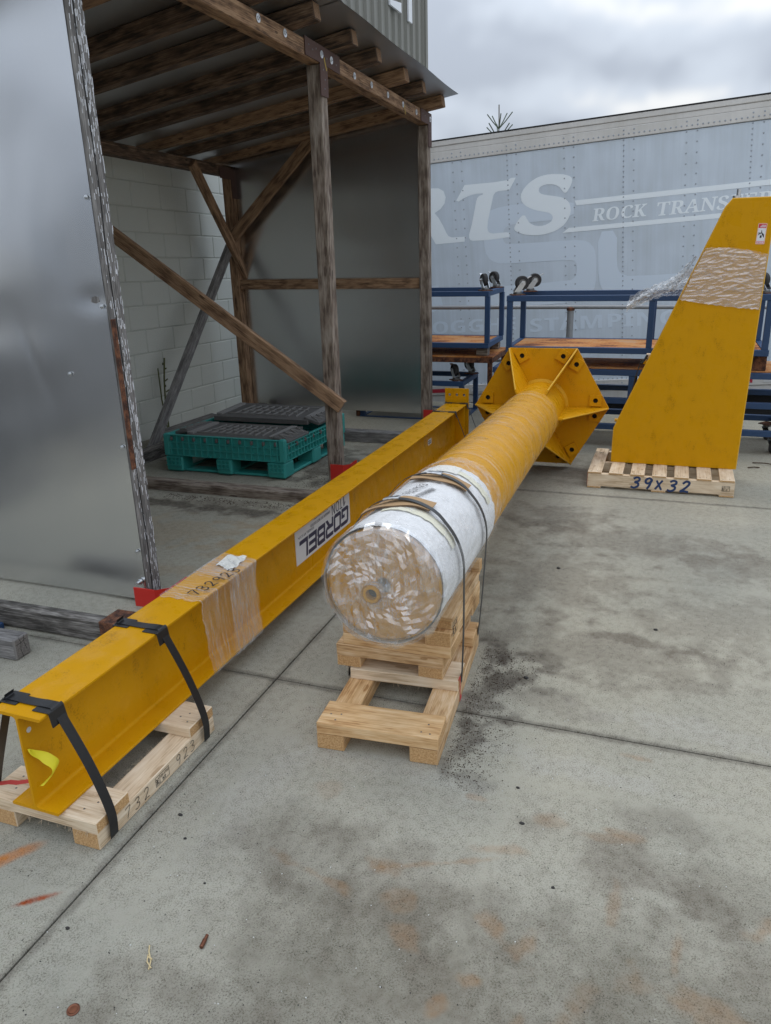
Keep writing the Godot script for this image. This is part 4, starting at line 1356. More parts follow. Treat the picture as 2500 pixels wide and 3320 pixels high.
# a thin metal sheet standing in xy, slightly buckled
func sheet_mesh(o: Vector3, w: float, h: float, amount: float, dented: bool) -> ArrayMesh:
	var n := noise(141, 0.9, 2)
	var n2 := noise(142, 3.0, 2)
	var f := func(u: float, v: float) -> Vector3:
		var x := u * w
		var y := v * h
		var calm: float = smoothstep(0.0, 0.35, minf(x, w - x))
		var z := n.get_noise_2d(x * 0.6, y * 1.3) * 0.007 * amount * calm
		if dented:
			var mid := exp(-pow((y - 0.95) / 0.5, 2.0))
			z += mid * 0.0022 * calm * sin(y * 17.0 + 1.6 * sin(x * 1.6) + x * 0.9) * smoothstep(0.0, 0.5, w - x + 0.12)
			var dx := x - 1.86
			var dy := y - 1.03 - dx * -2.4
			z -= 0.003 * exp(-(dx * dx) / 0.002 - (dy * dy) / 0.006)
			z -= 0.004 * exp(-(pow(x - 2.2, 2.0) / 0.006 + pow(y - 1.3, 2.0) / 0.002))
		z += n2.get_noise_2d(x, y) * 0.0006 * amount * calm
		return o + Vector3(x, y, z)
	var b := func(u: float, v: float) -> Vector3: return f.call(1.0 - u, v) - Vector3(0, 0, 0.0012)
	var us := Vector2(w, h)
	return mb(M.sheet).grid(90, 150, f, false, us).grid(90, 150, b, false, us).mesh()


# ------------------------------------------------------------------ timbers lying about the shed
func make_sleepers() -> void:
	var k := mb(M.dark_sleeper).box(Vector3(2.6, 0.12, 0.08), 0.016, ID, Vector2(0.3, 0.2), Vector2(0.8, 3.2), M.grey_end).mesh()
	var s := solo("timber_sleeper", k, at(-3.40, 0.055, -2.40), "thick dark weathered sleeper along the near front edge of the shed floor", "timber", "timber sleepers round the shed")
	s.set_meta("group", "timber sleepers round the shed")
	part(s, "end_bracket", mb(M.rust).box(Vector3(0.10, 0.06, 0.13), 0.002, at(1.26, 0.035, 0.0)).mesh())
	var k2 := mb(M.post_wood).box(Vector3(2.3, 0.075, 0.10), 0.012, ID, Vector2(0.7, 0.6), Vector2(0.8, 3.2), M.grey_end).mesh()
	var s2 := solo("timber_sleeper", k2, at(-3.18, pad(-4.25) + 0.028, -4.27), "flat brown sleeper on the shed floor in front of the teal bin", "timber", "timber sleepers round the shed")
	part(s2, "end_bracket", mb(M.rust).box(Vector3(0.07, 0.05, 0.12), 0.002, at(1.14, 0.02, 0.0)).mesh())
	var k3 := mb(M.grey_wood).box(Vector3(2.1, 0.1, 0.1), 0.008, ID, Vector2(0.1, 0.9), Vector2(0.8, 3.2), M.grey_end).mesh()
	solo("timber_sleeper", k3, at(-2.95, 0.018, -6.14), "pale grey sleeper behind the teal bin in front of the far metal wall", "timber", "timber sleepers round the shed")
	var k4 := mb(M.dark_sleeper).box(Vector3(2.4, 0.1, 0.1), 0.01, ID, Vector2(0.5, 0.1), Vector2(0.8, 3.2), M.grey_end).mesh()
	solo("timber_sleeper", k4, turned(-3.87, 0.06, -5.7, PI / 2), "dark sleeper on the floor along the block wall left of the teal bin", "timber", "timber sleepers round the shed")
	var bd := mb(M.grey_wood).box(Vector3(0.62, 0.035, 0.14), 0.004, ID, Vector2(0.4, 0.4), Vector2(0.8, 3.2), M.grey_end).mesh()
	solo("loose_board", bd, Transform3D(Basis(Vector3.UP, 1.1) * Basis(Vector3.BACK, 0.12), Vector3(-4.02, 0.12, -5.75)), "short weathered board resting on the dark sleeper by the block wall", "board")
	var blk := mb(M.grey_wood).box(Vector3(0.42, 0.095, 0.085), 0.006, ID, Vector2(0.9, 0.5), Vector2(0.8, 3.2), M.grey_end).mesh()
	var tb := solo("timber_block", blk, turned(-2.665, 0.048, -2.165, 0.02), "cracked grey timber offcut on the yard left of the yellow beam", "timber block")
	var cr := mb(M.black)
	for q in [[Vector2(-0.012, 0.047), Vector2(-0.006, 0.02), Vector2(-0.012, -0.01), Vector2(-0.004, -0.046)], [Vector2(0.016, 0.046), Vector2(0.011, 0.015), Vector2(0.02, -0.02)], [Vector2(-0.03, 0.02), Vector2(-0.006, 0.02), Vector2(0.02, 0.028)]]:
		cr.stroke(q, 0.0022, 0.0)
	part(tb, "cracks", cr.mesh(), Transform3D(Basis(Vector3(0, 0, -1), Vector3.UP, Vector3(1, 0, 0)), Vector3(0.2103, 0, 0)))
	solo("blue_bar", mb(M.blue).box(Vector3(0.3, 0.03, 0.045), 0.003).mesh(), at(-2.89, 0.016, -2.325), "short blue steel bar on the yard beside the dark sleeper", "steel bar")
	var w := mb(M.weed)
	w.tube([Vector3(0, 0, 0), Vector3(0.01, 0.25, 0.02), Vector3(0.0, 0.45, -0.015), Vector3(0.02, 0.66, -0.03)], 0.008, 5)
	w.tube([Vector3(0.02, 0.02, 0.05), Vector3(0.015, 0.3, 0.075), Vector3(0.01, 0.58, 0.07)], 0.006, 5)
	for i in 9:
		var y := 0.2 + i * 0.05
		w.tube([Vector3(0.01, y, -0.01), Vector3(0.03, y + 0.02, -0.03 if i % 2 else 0.015)], 0.006, 4)
	var wd := thing("dry_weed", "dead brown weed stalk growing up the block wall inside the shed", "weed", at(-4.36, 0.02, -5.95))
	part(wd, "stalk", w.mesh())


# ------------------------------------------------------------------ pipe railing at the edge of the dock
func make_railing() -> void:
	var t := thing("pipe_railing", "grey steel pipe railing between the cart racks and the trailer", "railing", at(-0.96, -0.08, -7.9))
	part(t, "rail", mb(M.pipe).tube([Vector3(-3.2, 1.04, 0), Vector3(0, 1.052, 0), Vector3(5.0, 1.045, 0)], 0.019, 12).mesh())
	part(t, "rail", mb(M.pipe).tube([Vector3(-3.2, 0.52, 0), Vector3(0, 0.525, 0), Vector3(5.0, 0.52, 0)], 0.019, 12).mesh())
	for x in [-2.4, 0.0, 2.4, 4.6]:
		var p := part(t, "railing_post", mb(M.pipe).tube([Vector3(x, 0, 0), Vector3(x, 1.035, 0)], 0.032, 14).mesh())
		part(p, "post_cap", mb(M.rust).lathe([Vector2(0.0, 0.0), Vector2(0.04, 0.0), Vector2(0.04, 0.025), Vector2(0.02, 0.035), Vector2(0, 0.035)], 14, at(x, 1.02, 0)).mesh())


# ------------------------------------------------------------------ blue steel carts
func angle_bar(k: MB, a: Vector3, b: Vector3, w := 0.045, h := 0.045) -> void:
	k.box(Vector3(a.distance_to(b), h, w), 0.002, along((a + b) * 0.5, b - a))


# a caster; foot up when it stands on a cart that lies upside down
func caster(parent: Node3D, p: Vector3, yaw: float, inverted: bool) -> void:
	var s := 1.0 if inverted else -1.0
	var xf := Transform3D(Basis(Vector3.UP, yaw) * Basis.from_scale(Vector3(1, s, 1)), p)
	if not inverted:
		xf = Transform3D(Basis(Vector3.UP, yaw) * Basis(Vector3.RIGHT, PI), p)
	var c := mb(M.rust).box(Vector3(0.11, 0.008, 0.10), 0.001, at(0, 0.004, 0))
	c.mat(M.steel_dark).lathe([Vector2(0.036, 0.008), Vector2(0.036, 0.022), Vector2(0.028, 0.03), Vector2(0, 0.03)], 14)
	var o := part(parent, "caster", c.mesh(), xf)
	var fk := mb(M.zinc)
	for sd in [-1.0, 1.0]:
		fk.prism(PackedVector2Array([Vector2(-0.035, 0.028), Vector2(0.02, 0.028), Vector2(0.055, 0.085), Vector2(0.052, 0.108), Vector2(0.03, 0.112), Vector2(-0.005, 0.07)]), sd * 0.027 - 0.002, sd * 0.027 + 0.002)
	fk.tube([Vector3(0.035, 0.094, -0.042), Vector3(0.035, 0.094, 0.042)], 0.009, 8)
	part(o, "fork", fk.mesh())
	var wh := mb(M.rubber).lathe([Vector2(0.03, -0.021), Vector2(0.05, -0.021), Vector2(0.056, -0.015), Vector2(0.056, 0.015), Vector2(0.05, 0.021), Vector2(0.03, 0.021)], 22, Transform3D(Basis(Vector3.RIGHT, PI / 2), Vector3(0.035, 0.094, 0)))
	wh.mat(M.steel_dark).lathe([Vector2(0, -0.017), Vector2(0.031, -0.017)], 18, Transform3D(Basis(Vector3.RIGHT, PI / 2), Vector3(0.035, 0.094, 0))).lathe([Vector2(0.031, 0.017), Vector2(0, 0.017)], 18, Transform3D(Basis(Vector3.RIGHT, PI / 2), Vector3(0.035, 0.094, 0)))
	part(o, "wheel", wh.mesh())
	part(o, "brake_lever", mb(M.zinc).box(Vector3(0.05, 0.006, 0.035), 0.001, Transform3D(Basis(Vector3.BACK, 0.5), Vector3(0.085, 0.135, 0))).mesh())


# an open cart: top frame, posts, and a decked lower frame (which of the two is up depends on how it lies)
func cart(label: String, xf: Transform3D, w: float, d: float, h: float, rails: Array, deck_at: Array, leg_x: Array, casters: Array, leg_m: Material) -> Node3D:
	var t := thing("blue_cart", label, "cart", xf, "blue steel carts stacked by the railing")
	for y in rails:
		var k := mb(M.blue)
		var lap := 0.0225
		angle_bar(k, Vector3(0, y, -lap), Vector3(w, y, -lap))
		angle_bar(k, Vector3(0, y, -d + lap), Vector3(w, y, -d + lap))
		angle_bar(k, Vector3(lap, y, -0.046), Vector3(lap, y, -d + 0.046))
		angle_bar(k, Vector3(w - lap, y, -0.046), Vector3(w - lap, y, -d + 0.046))
		part(t, "frame", k.mesh())
	for y in deck_at:
		part(t, "deck", mb(M.orange_deck).box(Vector3(w - 0.096, 0.012, d - 0.096), 0.002, at(w * 0.5, y, -d * 0.5), Vector2(rng.randf(), rng.randf()), Vector2(0.6, 0.9)).mesh())
	var lo: float = rails.min() + 0.023
	var hi: float = rails.max() - 0.023
	for x in leg_x:
		for z in [-0.026, -d + 0.026]:
			var k := mb(leg_m)
			angle_bar(k, Vector3(x, lo, z), Vector3(x, hi, z), 0.044, 0.044)
			part(t, "leg", k.mesh())
	for c in casters:
		caster(t, Vector3(c[0], c[1], c[2]), c[3], c[1] > 0.3)
	return t


func make_carts() -> void:
	# left stack: a rusty bench below, a cart lying upside down on spacer blocks above
	var b := thing("steel_bench", "rusty dark steel bench under the left upturned cart", "bench", at(-2.95, -0.075, -7.10))
	part(b, "top", mb(M.orange_deck).box(Vector3(1.40, 0.014, 0.68), 0.002, at(0.7, 0.66, -0.34), Vector2.ZERO, Vector2(0.7, 1)).mesh())
	var fr := mb(M.rust)
	angle_bar(fr, Vector3(0, 0.629, -0.02), Vector3(1.40, 0.629, -0.02), 0.04, 0.046)
	angle_bar(fr, Vector3(0, 0.629, -0.66), Vector3(1.40, 0.629, -0.66), 0.04, 0.046)
	angle_bar(fr, Vector3(1.38, 0.629, -0.045), Vector3(1.38, 0.629, -0.635), 0.04, 0.046)
	part(b, "frame", fr.mesh())
	for x in [0.03, 1.37]:
		for z in [-0.03, -0.65]:
			var k := mb(M.rust)
			angle_bar(k, Vector3(x, 0, z), Vector3(x, 0.605, z), 0.04, 0.04)
			part(b, "leg", k.mesh())
	for q in [[-1.66, -7.18, "right front"], [-1.66, -7.66, "right rear"]]:
		solo("spacer_block", mb(M.post_wood).box(Vector3(0.11, 0.075, 0.09), 0.004, ID, Vector2.ZERO, Vector2(1, 3), M.grey_end).mesh(), at(q[0], 0.63, q[1]), "small wooden block at the %s corner between the rusty bench and the upturned cart" % q[2], "wooden block", "spacer blocks between the carts")
	cart("short upturned blue cart on blocks with two casters at its right end", at(-2.95, 0.668, -7.08), 1.36, 0.68, 0.5, [0.023, 0.485], [0.036], [0.03, 1.345], [[1.31, 0.508, -0.08, 2.2, 0], [1.31, 0.508, -0.56, 2.6, 0], [0.08, 0.508, -0.08, 1.0, 0], [0.08, 0.508, -0.56, 0.4, 0]], M.blue)
	# a low upturned cart slid under the bench
	cart("low upturned blue cart with two casters, beside the yellow end plate of the beam", at(-2.9, -0.075, -7.10), 1.07, 0.62, 0.42, [0.03, 0.4], [], [0.03, 1.05], [[0.98, 0.423, -0.09, 2.3, 0], [1.03, 0.423, -0.5, 2.6, 0]], M.blue)
	# right stack: a long cart on its casters below, a long one upside down above
	cart("long lower blue cart with an orange deck behind the mast base plate", at(-1.40, -0.045, -6.42), 2.28, 0.64, 0.62, [0.185, 0.40, 0.625], [0.652], [0.03, 1.12, 2.25], [[0.08, 0.16, -0.08, 0.3, 0], [2.2, 0.16, -0.08, 0.9, 0], [2.2, 0.16, -0.54, 0.9, 0], [0.08, 0.16, -0.54, 0.5, 0]], M.blue)
	for q in [[-1.2, "left"], [0.62, "right"]]:
		solo("steel_spacer", mb(M.rust).box(Vector3(0.12, 0.115, 0.06), 0.003).mesh(), at(q[0], 0.672, -6.5), "rusty steel spacer at the %s end between the two long blue carts" % q[1], "steel block", "steel spacers between the long carts")
	cart("long upturned blue cart with an orange deck on top of the right stack", at(-1.29, 0.732, -6.4), 1.97, 0.66, 0.45, [0.023, 0.425], [0.036], [0.024, 1.12, 1.94], [[0.075, 0.448, -0.07, 0.45, 0], [0.10, 0.448, -0.52, 0.3, 0], [1.9, 0.448, -0.1, 2.4, 0], [1.9, 0.448, -0.54, 2.0, 0]], M.blue)


# ------------------------------------------------------------------ the folded teal pallet bin
func make_crate() -> void:
	var w := 1.0
	var d := 1.13
	var t := thing("pallet_bin", "teal plastic pallet bin with dark grey folded sides lying in it", "bin", Transform3D(Basis(Vector3.UP, 0.012) * Basis(Vector3.RIGHT, -0.033), Vector3(-3.506, 0.032, -4.69)))
	# feet and skids
	for i in 3:
		for j in 3:
			var f := mb(M.teal)
			var sx := 0.145 if i != 1 else 0.125
			f.box(Vector3(sx, 0.118, 0.145), 0.012, at([0.075, w * 0.5, w - 0.075][i], 0.062, -[0.075, d * 0.5, d - 0.075][j]))
			if j == 0:
				for r in 4:
					f.box(Vector3(0.007, 0.07, 0.012), 0.0, at([0.075, w * 0.5, w - 0.075][i] - 0.05 + r * 0.033, 0.08, -0.0015 + 0.004))
				for r in 3:
					f.box(Vector3(sx - 0.02, 0.006, 0.012), 0.0, at([0.075, w * 0.5, w - 0.075][i], 0.05 + r * 0.03, 0.0035))
			part(t, "foot", f.mesh())
	for x in [0.075, w * 0.5, w - 0.075]:
		part(t, "skid", mb(M.teal).box(Vector3(0.1, 0.02, d - 0.05), 0.004, at(x, 0.012, -d * 0.5)).mesh())
	part(t, "skid", mb(M.teal).box(Vector3(w - 0.06, 0.018, 0.1), 0.004, at(w * 0.5, 0.0105, -0.09)).mesh())
	part(t, "floor", mb(M.teal).box(Vector3(w - 0.03, 0.02, d - 0.03), 0.003, at(w * 0.5, 0.132, -d * 0.5)).mesh())
	# ribbed rim: a recessed wall with upright and level ribs proud of it
	for side in 4:
		var ln: float = w if side % 2 == 0 else d
		var hgt := 0.16 if side != 1 else 0.13
		var xf := [at(0, 0.122, 0), turned(w, 0.122, 0, PI / 2), turned(w, 0.122, -d, PI), turned(0, 0.122, -d, -PI / 2)][side] as Transform3D
		var k := mb(M.teal).box(Vector3(ln - 0.002, hgt, 0.012), 0.002, at(ln * 0.5, hgt * 0.5, -0.022))
		var n := int(ln / 0.052)
		for i in n + 1:
			var x := 0.008 + (ln - 0.016) * i / n
			k.box(Vector3(0.006, hgt - 0.002, 0.018), 0.001, at(x, hgt * 0.5, -0.008))
		for y in [0.004, 0.052, 0.1, hgt - 0.003]:
			k.box(Vector3(ln - 0.006, 0.0055, 0.0165), 0.001, at(ln * 0.5, y, -0.0085))
		part(t, "rim", k.mesh(), xf)
		var nn := 10 if side == 0 else 8
		var kn := mb(M.grey_plastic)
		for i in nn:
			kn.box(Vector3(0.02, 0.03, 0.022), 0.006, at(0.07 + (ln - 0.14) * i / (nn - 1), hgt - 0.03, -0.004))
		part(t, "hinge_row", kn.mesh(), xf)
	for i in 4:
		part(t, "corner_post", mb(M.teal).box(Vector3(0.05, 0.165, 0.05), 0.01, at([0.024, w - 0.024, w - 0.024, 0.024][i], 0.205, -[0.024, 0.024, d - 0.024, d - 0.024][i])).mesh())
	# the folded grey sides: one flat in front, one higher at the back, flaps left and right
	var wf := func(pw: float, pd: float, flare: float) -> ArrayMesh:
		var k := mb(M.grey_plastic).prism(PackedVector2Array([Vector2(0.03, 0), Vector2(pw - 0.03, 0), Vector2(pw, pd * 0.3), Vector2(pw, pd), Vector2(0, pd), Vector2(0, pd * 0.3)]), 0.0, 0.035, Transform3D(Basis(Vector3.RIGHT, -PI / 2), Vector3.ZERO))
		k.mat(M.grey_plastic_rib)
		for i in 4:
			k.box(Vector3(pw * 0.6, 0.012, 0.006), 0.001, at(pw * 0.5 + flare * (i - 1.5) * 0.05, 0.04, -pd * (0.2 + 0.2 * i)))
		for i in 9:
			k.box(Vector3(0.005, 0.012, pd * 0.62), 0.001, Transform3D(Basis(Vector3.UP, (i - 4) * 0.02), Vector3(pw * (0.2 + 0.075 * i), 0.0405, -pd * 0.5)))
		for i in 6:
			k.box(Vector3(0.012, 0.022, pd * 0.8), 0.003, at(0.03 + 0.018 * i if i < 3 else pw - 0.03 - 0.018 * (i - 3), 0.04, -pd * 0.5))
		return k.mesh()
	part(t, "folded_side", wf.call(0.78, 0.48, 1.0), Transform3D(Basis(Vector3.RIGHT, 0.02), Vector3(0.11, 0.232, -0.07)))
	part(t, "folded_side", wf.call(0.88, 0.50, 1.0), Transform3D(Basis(Vector3.RIGHT, 0.05), Vector3(0.06, 0.285, -0.58)))
	var fl := mb(M.grey_plastic).box(Vector3(0.13, 0.03, 0.36), 0.006).mat(M.grey_plastic_rib)
	for i in 7:
		fl.box(Vector3(0.1, 0.014, 0.008), 0.002, Transform3D(Basis(Vector3.UP, 0.5 if i % 2 else -0.5), Vector3(0, 0.018, -0.14 + i * 0.047)))
	var flm := fl.mesh()
	part(t, "folded_flap", flm, Transform3D(Basis(Vector3.BACK, -0.25), Vector3(w - 0.065, 0.268, -0.25)))
	part(t, "folded_flap", flm, Transform3D(Basis(Vector3.BACK, 0.2), Vector3(0.075, 0.275, -0.3)))
	part(t, "folded_flap", flm, Transform3D(Basis(Vector3.BACK, -0.3), Vector3(w - 0.06, 0.31, -0.78)))
	# the top strip of the back wall with its slots
	for i in 4:
		part(t, "rim_tab", mb(M.teal).box(Vector3(0.19, 0.018, 0.05), 0.003, at(0.15 + i * 0.24, 0.295, -d + 0.03)).mesh())


# ------------------------------------------------------------------ handwriting: pen strokes for digits in a box 0.62 wide, 1 high
func digit(c: String) -> Array:
	match c:
		"7": return [[Vector2(0, 0.92), Vector2(0.25, 1.0), Vector2(0.62, 0.98), Vector2(0.45, 0.6), Vector2(0.25, 0.0)]]
		"3": return [[Vector2(0.02, 0.88), Vector2(0.25, 1.0), Vector2(0.5, 0.9), Vector2(0.5, 0.68), Vector2(0.22, 0.54), Vector2(0.52, 0.42), Vector2(0.56, 0.18), Vector2(0.3, 0.0), Vector2(0.0, 0.08)]]
		"2": return [[Vector2(0.02, 0.8), Vector2(0.22, 1.0), Vector2(0.5, 0.92), Vector2(0.5, 0.65), Vector2(0.25, 0.28), Vector2(0.02, 0.04), Vector2(0.3, 0.08), Vector2(0.64, 0.02)]]
		"9": return [[Vector2(0.54, 0.85), Vector2(0.3, 1.0), Vector2(0.06, 0.84), Vector2(0.1, 0.58), Vector2(0.34, 0.5), Vector2(0.54, 0.72), Vector2(0.52, 0.85), Vector2(0.5, 0.35), Vector2(0.4, 0.0)]]
		"5": return [[Vector2(0.56, 1.0), Vector2(0.1, 0.98), Vector2(0.06, 0.58), Vector2(0.36, 0.62), Vector2(0.56, 0.38), Vector2(0.4, 0.06), Vector2(0.0, 0.04)]]
		"X": return [[Vector2(0.02, 0.95), Vector2(0.6, 0.0)], [Vector2(0.58, 1.0), Vector2(0.0, 0.04)]]
		"B": return [[Vector2(0.05, 0), Vector2(0.1, 1), Vector2(0.5, 0.9), Vector2(0.45, 0.6), Vector2(0.1, 0.52), Vector2(0.55, 0.4), Vector2(0.5, 0.08), Vector2(0.05, 0)]]
	return []


func smooth(p: Array) -> Array:
	var o := []
	for i in p.size() - 1:
		var a: Vector2 = p[maxi(i - 1, 0)]
		var b: Vector2 = p[i]
		var c: Vector2 = p[i + 1]
		var d: Vector2 = p[mini(i + 2, p.size() - 1)]
		for s in 5:
			o.append(b.cubic_interpolate(c, a, d, s / 5.0))
	o.append(p[-1])
	return o


func handwriting(parent: Node, words: String, xf: Transform3D, h: float, step: float, pen: float, m: Material, slant := 0.15, warp = null) -> void:
	var k := mb(m)
	var x := 0.0
	var lay := 0
	for c in words:
		for st in digit(c):
			var pts := []
			for q in smooth(st):
				pts.append(Vector2(x + (q.x + q.y * slant) * h, q.y * h))
			if warp != null:
				for i in pts.size() - 1:
					var a: Vector2 = pts[i]
					var b: Vector2 = pts[i + 1]
					var s := (b - a).normalized().orthogonal() * pen * 0.5
					k.quad(warp.call(a + s), warp.call(b + s), warp.call(b - s), warp.call(a - s))
			else:
				k.stroke(pts, pen, 0.0004 + lay * 0.0003)
			lay += 1
		x += step * h
	part(parent, "handwriting", k.mesh(), xf)


# the inspection stamp on pallet wood
func stamp(parent: Node, xf: Transform3D, w: float, h: float) -> void:
	var k := mb(M.ink)
	var p := h * 0.05
	k.stroke([Vector2(0, 0), Vector2(w, 0), Vector2(w, h), Vector2(0, h), Vector2(0, 0)], p, 0.0003)
	k.stroke([Vector2(w * 0.3, 0), Vector2(w * 0.3, h)], p, 0.0006)
	part(parent, "inspection_stamp", k.mesh(), xf)
	lettering(parent, "stamp_text", "IPPC", "Droid Sans", 700, h * 0.7, w * 0.2, M.ink, xf * Transform3D(Basis(Vector3.BACK, PI / 2), Vector3(w * 0.24, h * 0.12, 0.0004)), 0, 0.0004)
	lettering(parent, "stamp_text", "US-1732", "Droid Sans", 400, w * 0.6, h * 0.28, M.ink, xf * at(w * 0.36, h * 0.58, 0.0004), 0, 0.0004)
	lettering(parent, "stamp_text", "HT", "Droid Sans", 700, w * 0.24, h * 0.34, M.ink, xf * at(w * 0.5, h * 0.1, 0.0004), 0, 0.0004)


func nails(parent: Node, spots: Array, y: float) -> void:
	for q in spots:
		part(parent, "nail_head", mb(M.steel_dark).lathe([Vector2(0.0034, 0.0), Vector2(0.0028, 0.0008), Vector2(0, 0.001)], 8).mesh(), at(q.x, y, q.y))


# a timber piece of a pallet from corner to corner
func lumber(parent: Node, called: String, lo: Vector3, hi: Vector3, m: Material, lengthwise: bool, e: Material = null) -> MeshInstance3D:
	var s := hi - lo
	var c := (lo + hi) * 0.5
	var mesh: ArrayMesh
	var uo := Vector2(rng.randf() * 5.0, rng.randf() * 3.0)
	if m == M.pine and rng.randf() < 0.45:
		m = M.pine_b
	if lengthwise:   # grain along z
		mesh = mb(m).box(Vector3(s.z, s.y, s.x), 0.0025, ID, uo, Vector2(0.9, 3.4), M.pine_end if e == null else e).mesh()
		return part(parent, called, mesh, turned(c.x, c.y, c.z, PI / 2))
	mesh = mb(m).box(s, 0.0025, ID, uo, Vector2(0.9, 3.4), M.pine_end if e == null else e).mesh()
	return part(parent, called, mesh, at(c.x, c.y, c.z))


func splinters(parent: Node, a: Vector3, b: Vector3, n: int, out: Vector3) -> void:
	var k := mb(M.pine_pale)
	for i in n:
		var p := a.lerp(b, rng.randf())
		var d := out * rng.randf_range(0.002, 0.009) + Vector3(rng.randf_range(-0.008, 0.008), rng.randf_range(-0.008, 0.004), rng.randf_range(-0.008, 0.008))
		k.tube([p, p + d], rng.randf_range(0.0003, 0.0006), 4, false)
	var o := part(parent, "splinters", k.mesh())
	o.set_meta("kind", "stuff")


func make_beam_pallet(label: String, xf: Transform3D, front: bool) -> void:
	var t := thing("beam_pallet", label, "pallet", xf, "short pallets under the yellow beam")
	lumber(t, "stringer", Vector3(0.11, 0.0, -0.605), Vector3(0.202, 0.057, 0.0), M.pine_pale, true)
	lumber(t, "stringer", Vector3(-0.19, 0.0, -0.605), Vector3(-0.097, 0.057, 0.0), M.pine_pale, true)
	lumber(t, "deck_board", Vector3(-0.2, 0.0575, -0.142), Vector3(0.204, 0.0948, 0.002), M.pine_pale, false)
	lumber(t, "deck_board", Vector3(-0.2, 0.0575, -0.608), Vector3(0.2, 0.0948, -0.466), M.pine_pale, false)
	nails(t, [Vector2(0.13, -0.04), Vector2(0.15, -0.075), Vector2(0.16, -0.1), Vector2(-0.13, -0.05), Vector2(-0.15, -0.1), Vector2(0.13, -0.52), Vector2(0.15, -0.545), Vector2(0.17, -0.5)], 0.0948)
	if front:
		splinters(t, Vector3(0.11, 0.057, -0.15), Vector3(0.11, 0.057, -0.46), 60, Vector3(-1, 0.3, 0))
		splinters(t, Vector3(-0.2, 0.0575, 0.002), Vector3(0.2, 0.0575, 0.002), 40, Vector3(0, -0.4, 1))
		var side := Transform3D(Basis(Vector3(0, 0, -1), Vector3.UP, Vector3(1, 0, 0)), Vector3(0.2023, 0, 0))
		handwriting(t, "732", side * at(0.115, 0.012, 0), 0.036, 1.25, 0.0022, M.ink, 0.1)
		handwriting(t, "923", side * at(0.375, 0.012, 0), 0.036, 1.1, 0.0022, M.ink, 0.1)
		stamp(t, side * at(0.265, 0.014, 0), 0.07, 0.032)
		var rm := mb(M.red_mark).stroke([Vector2(-0.215, 0.05), Vector2(-0.19, 0.065), Vector2(-0.165, 0.07), Vector2(-0.14, 0.085)], 0.02, 0.0)
		part(t, "red_paint_mark", rm.mesh(), Transform3D(Basis(Vector3.RIGHT, -PI / 2), Vector3(0.02, 0.0952, 0)))


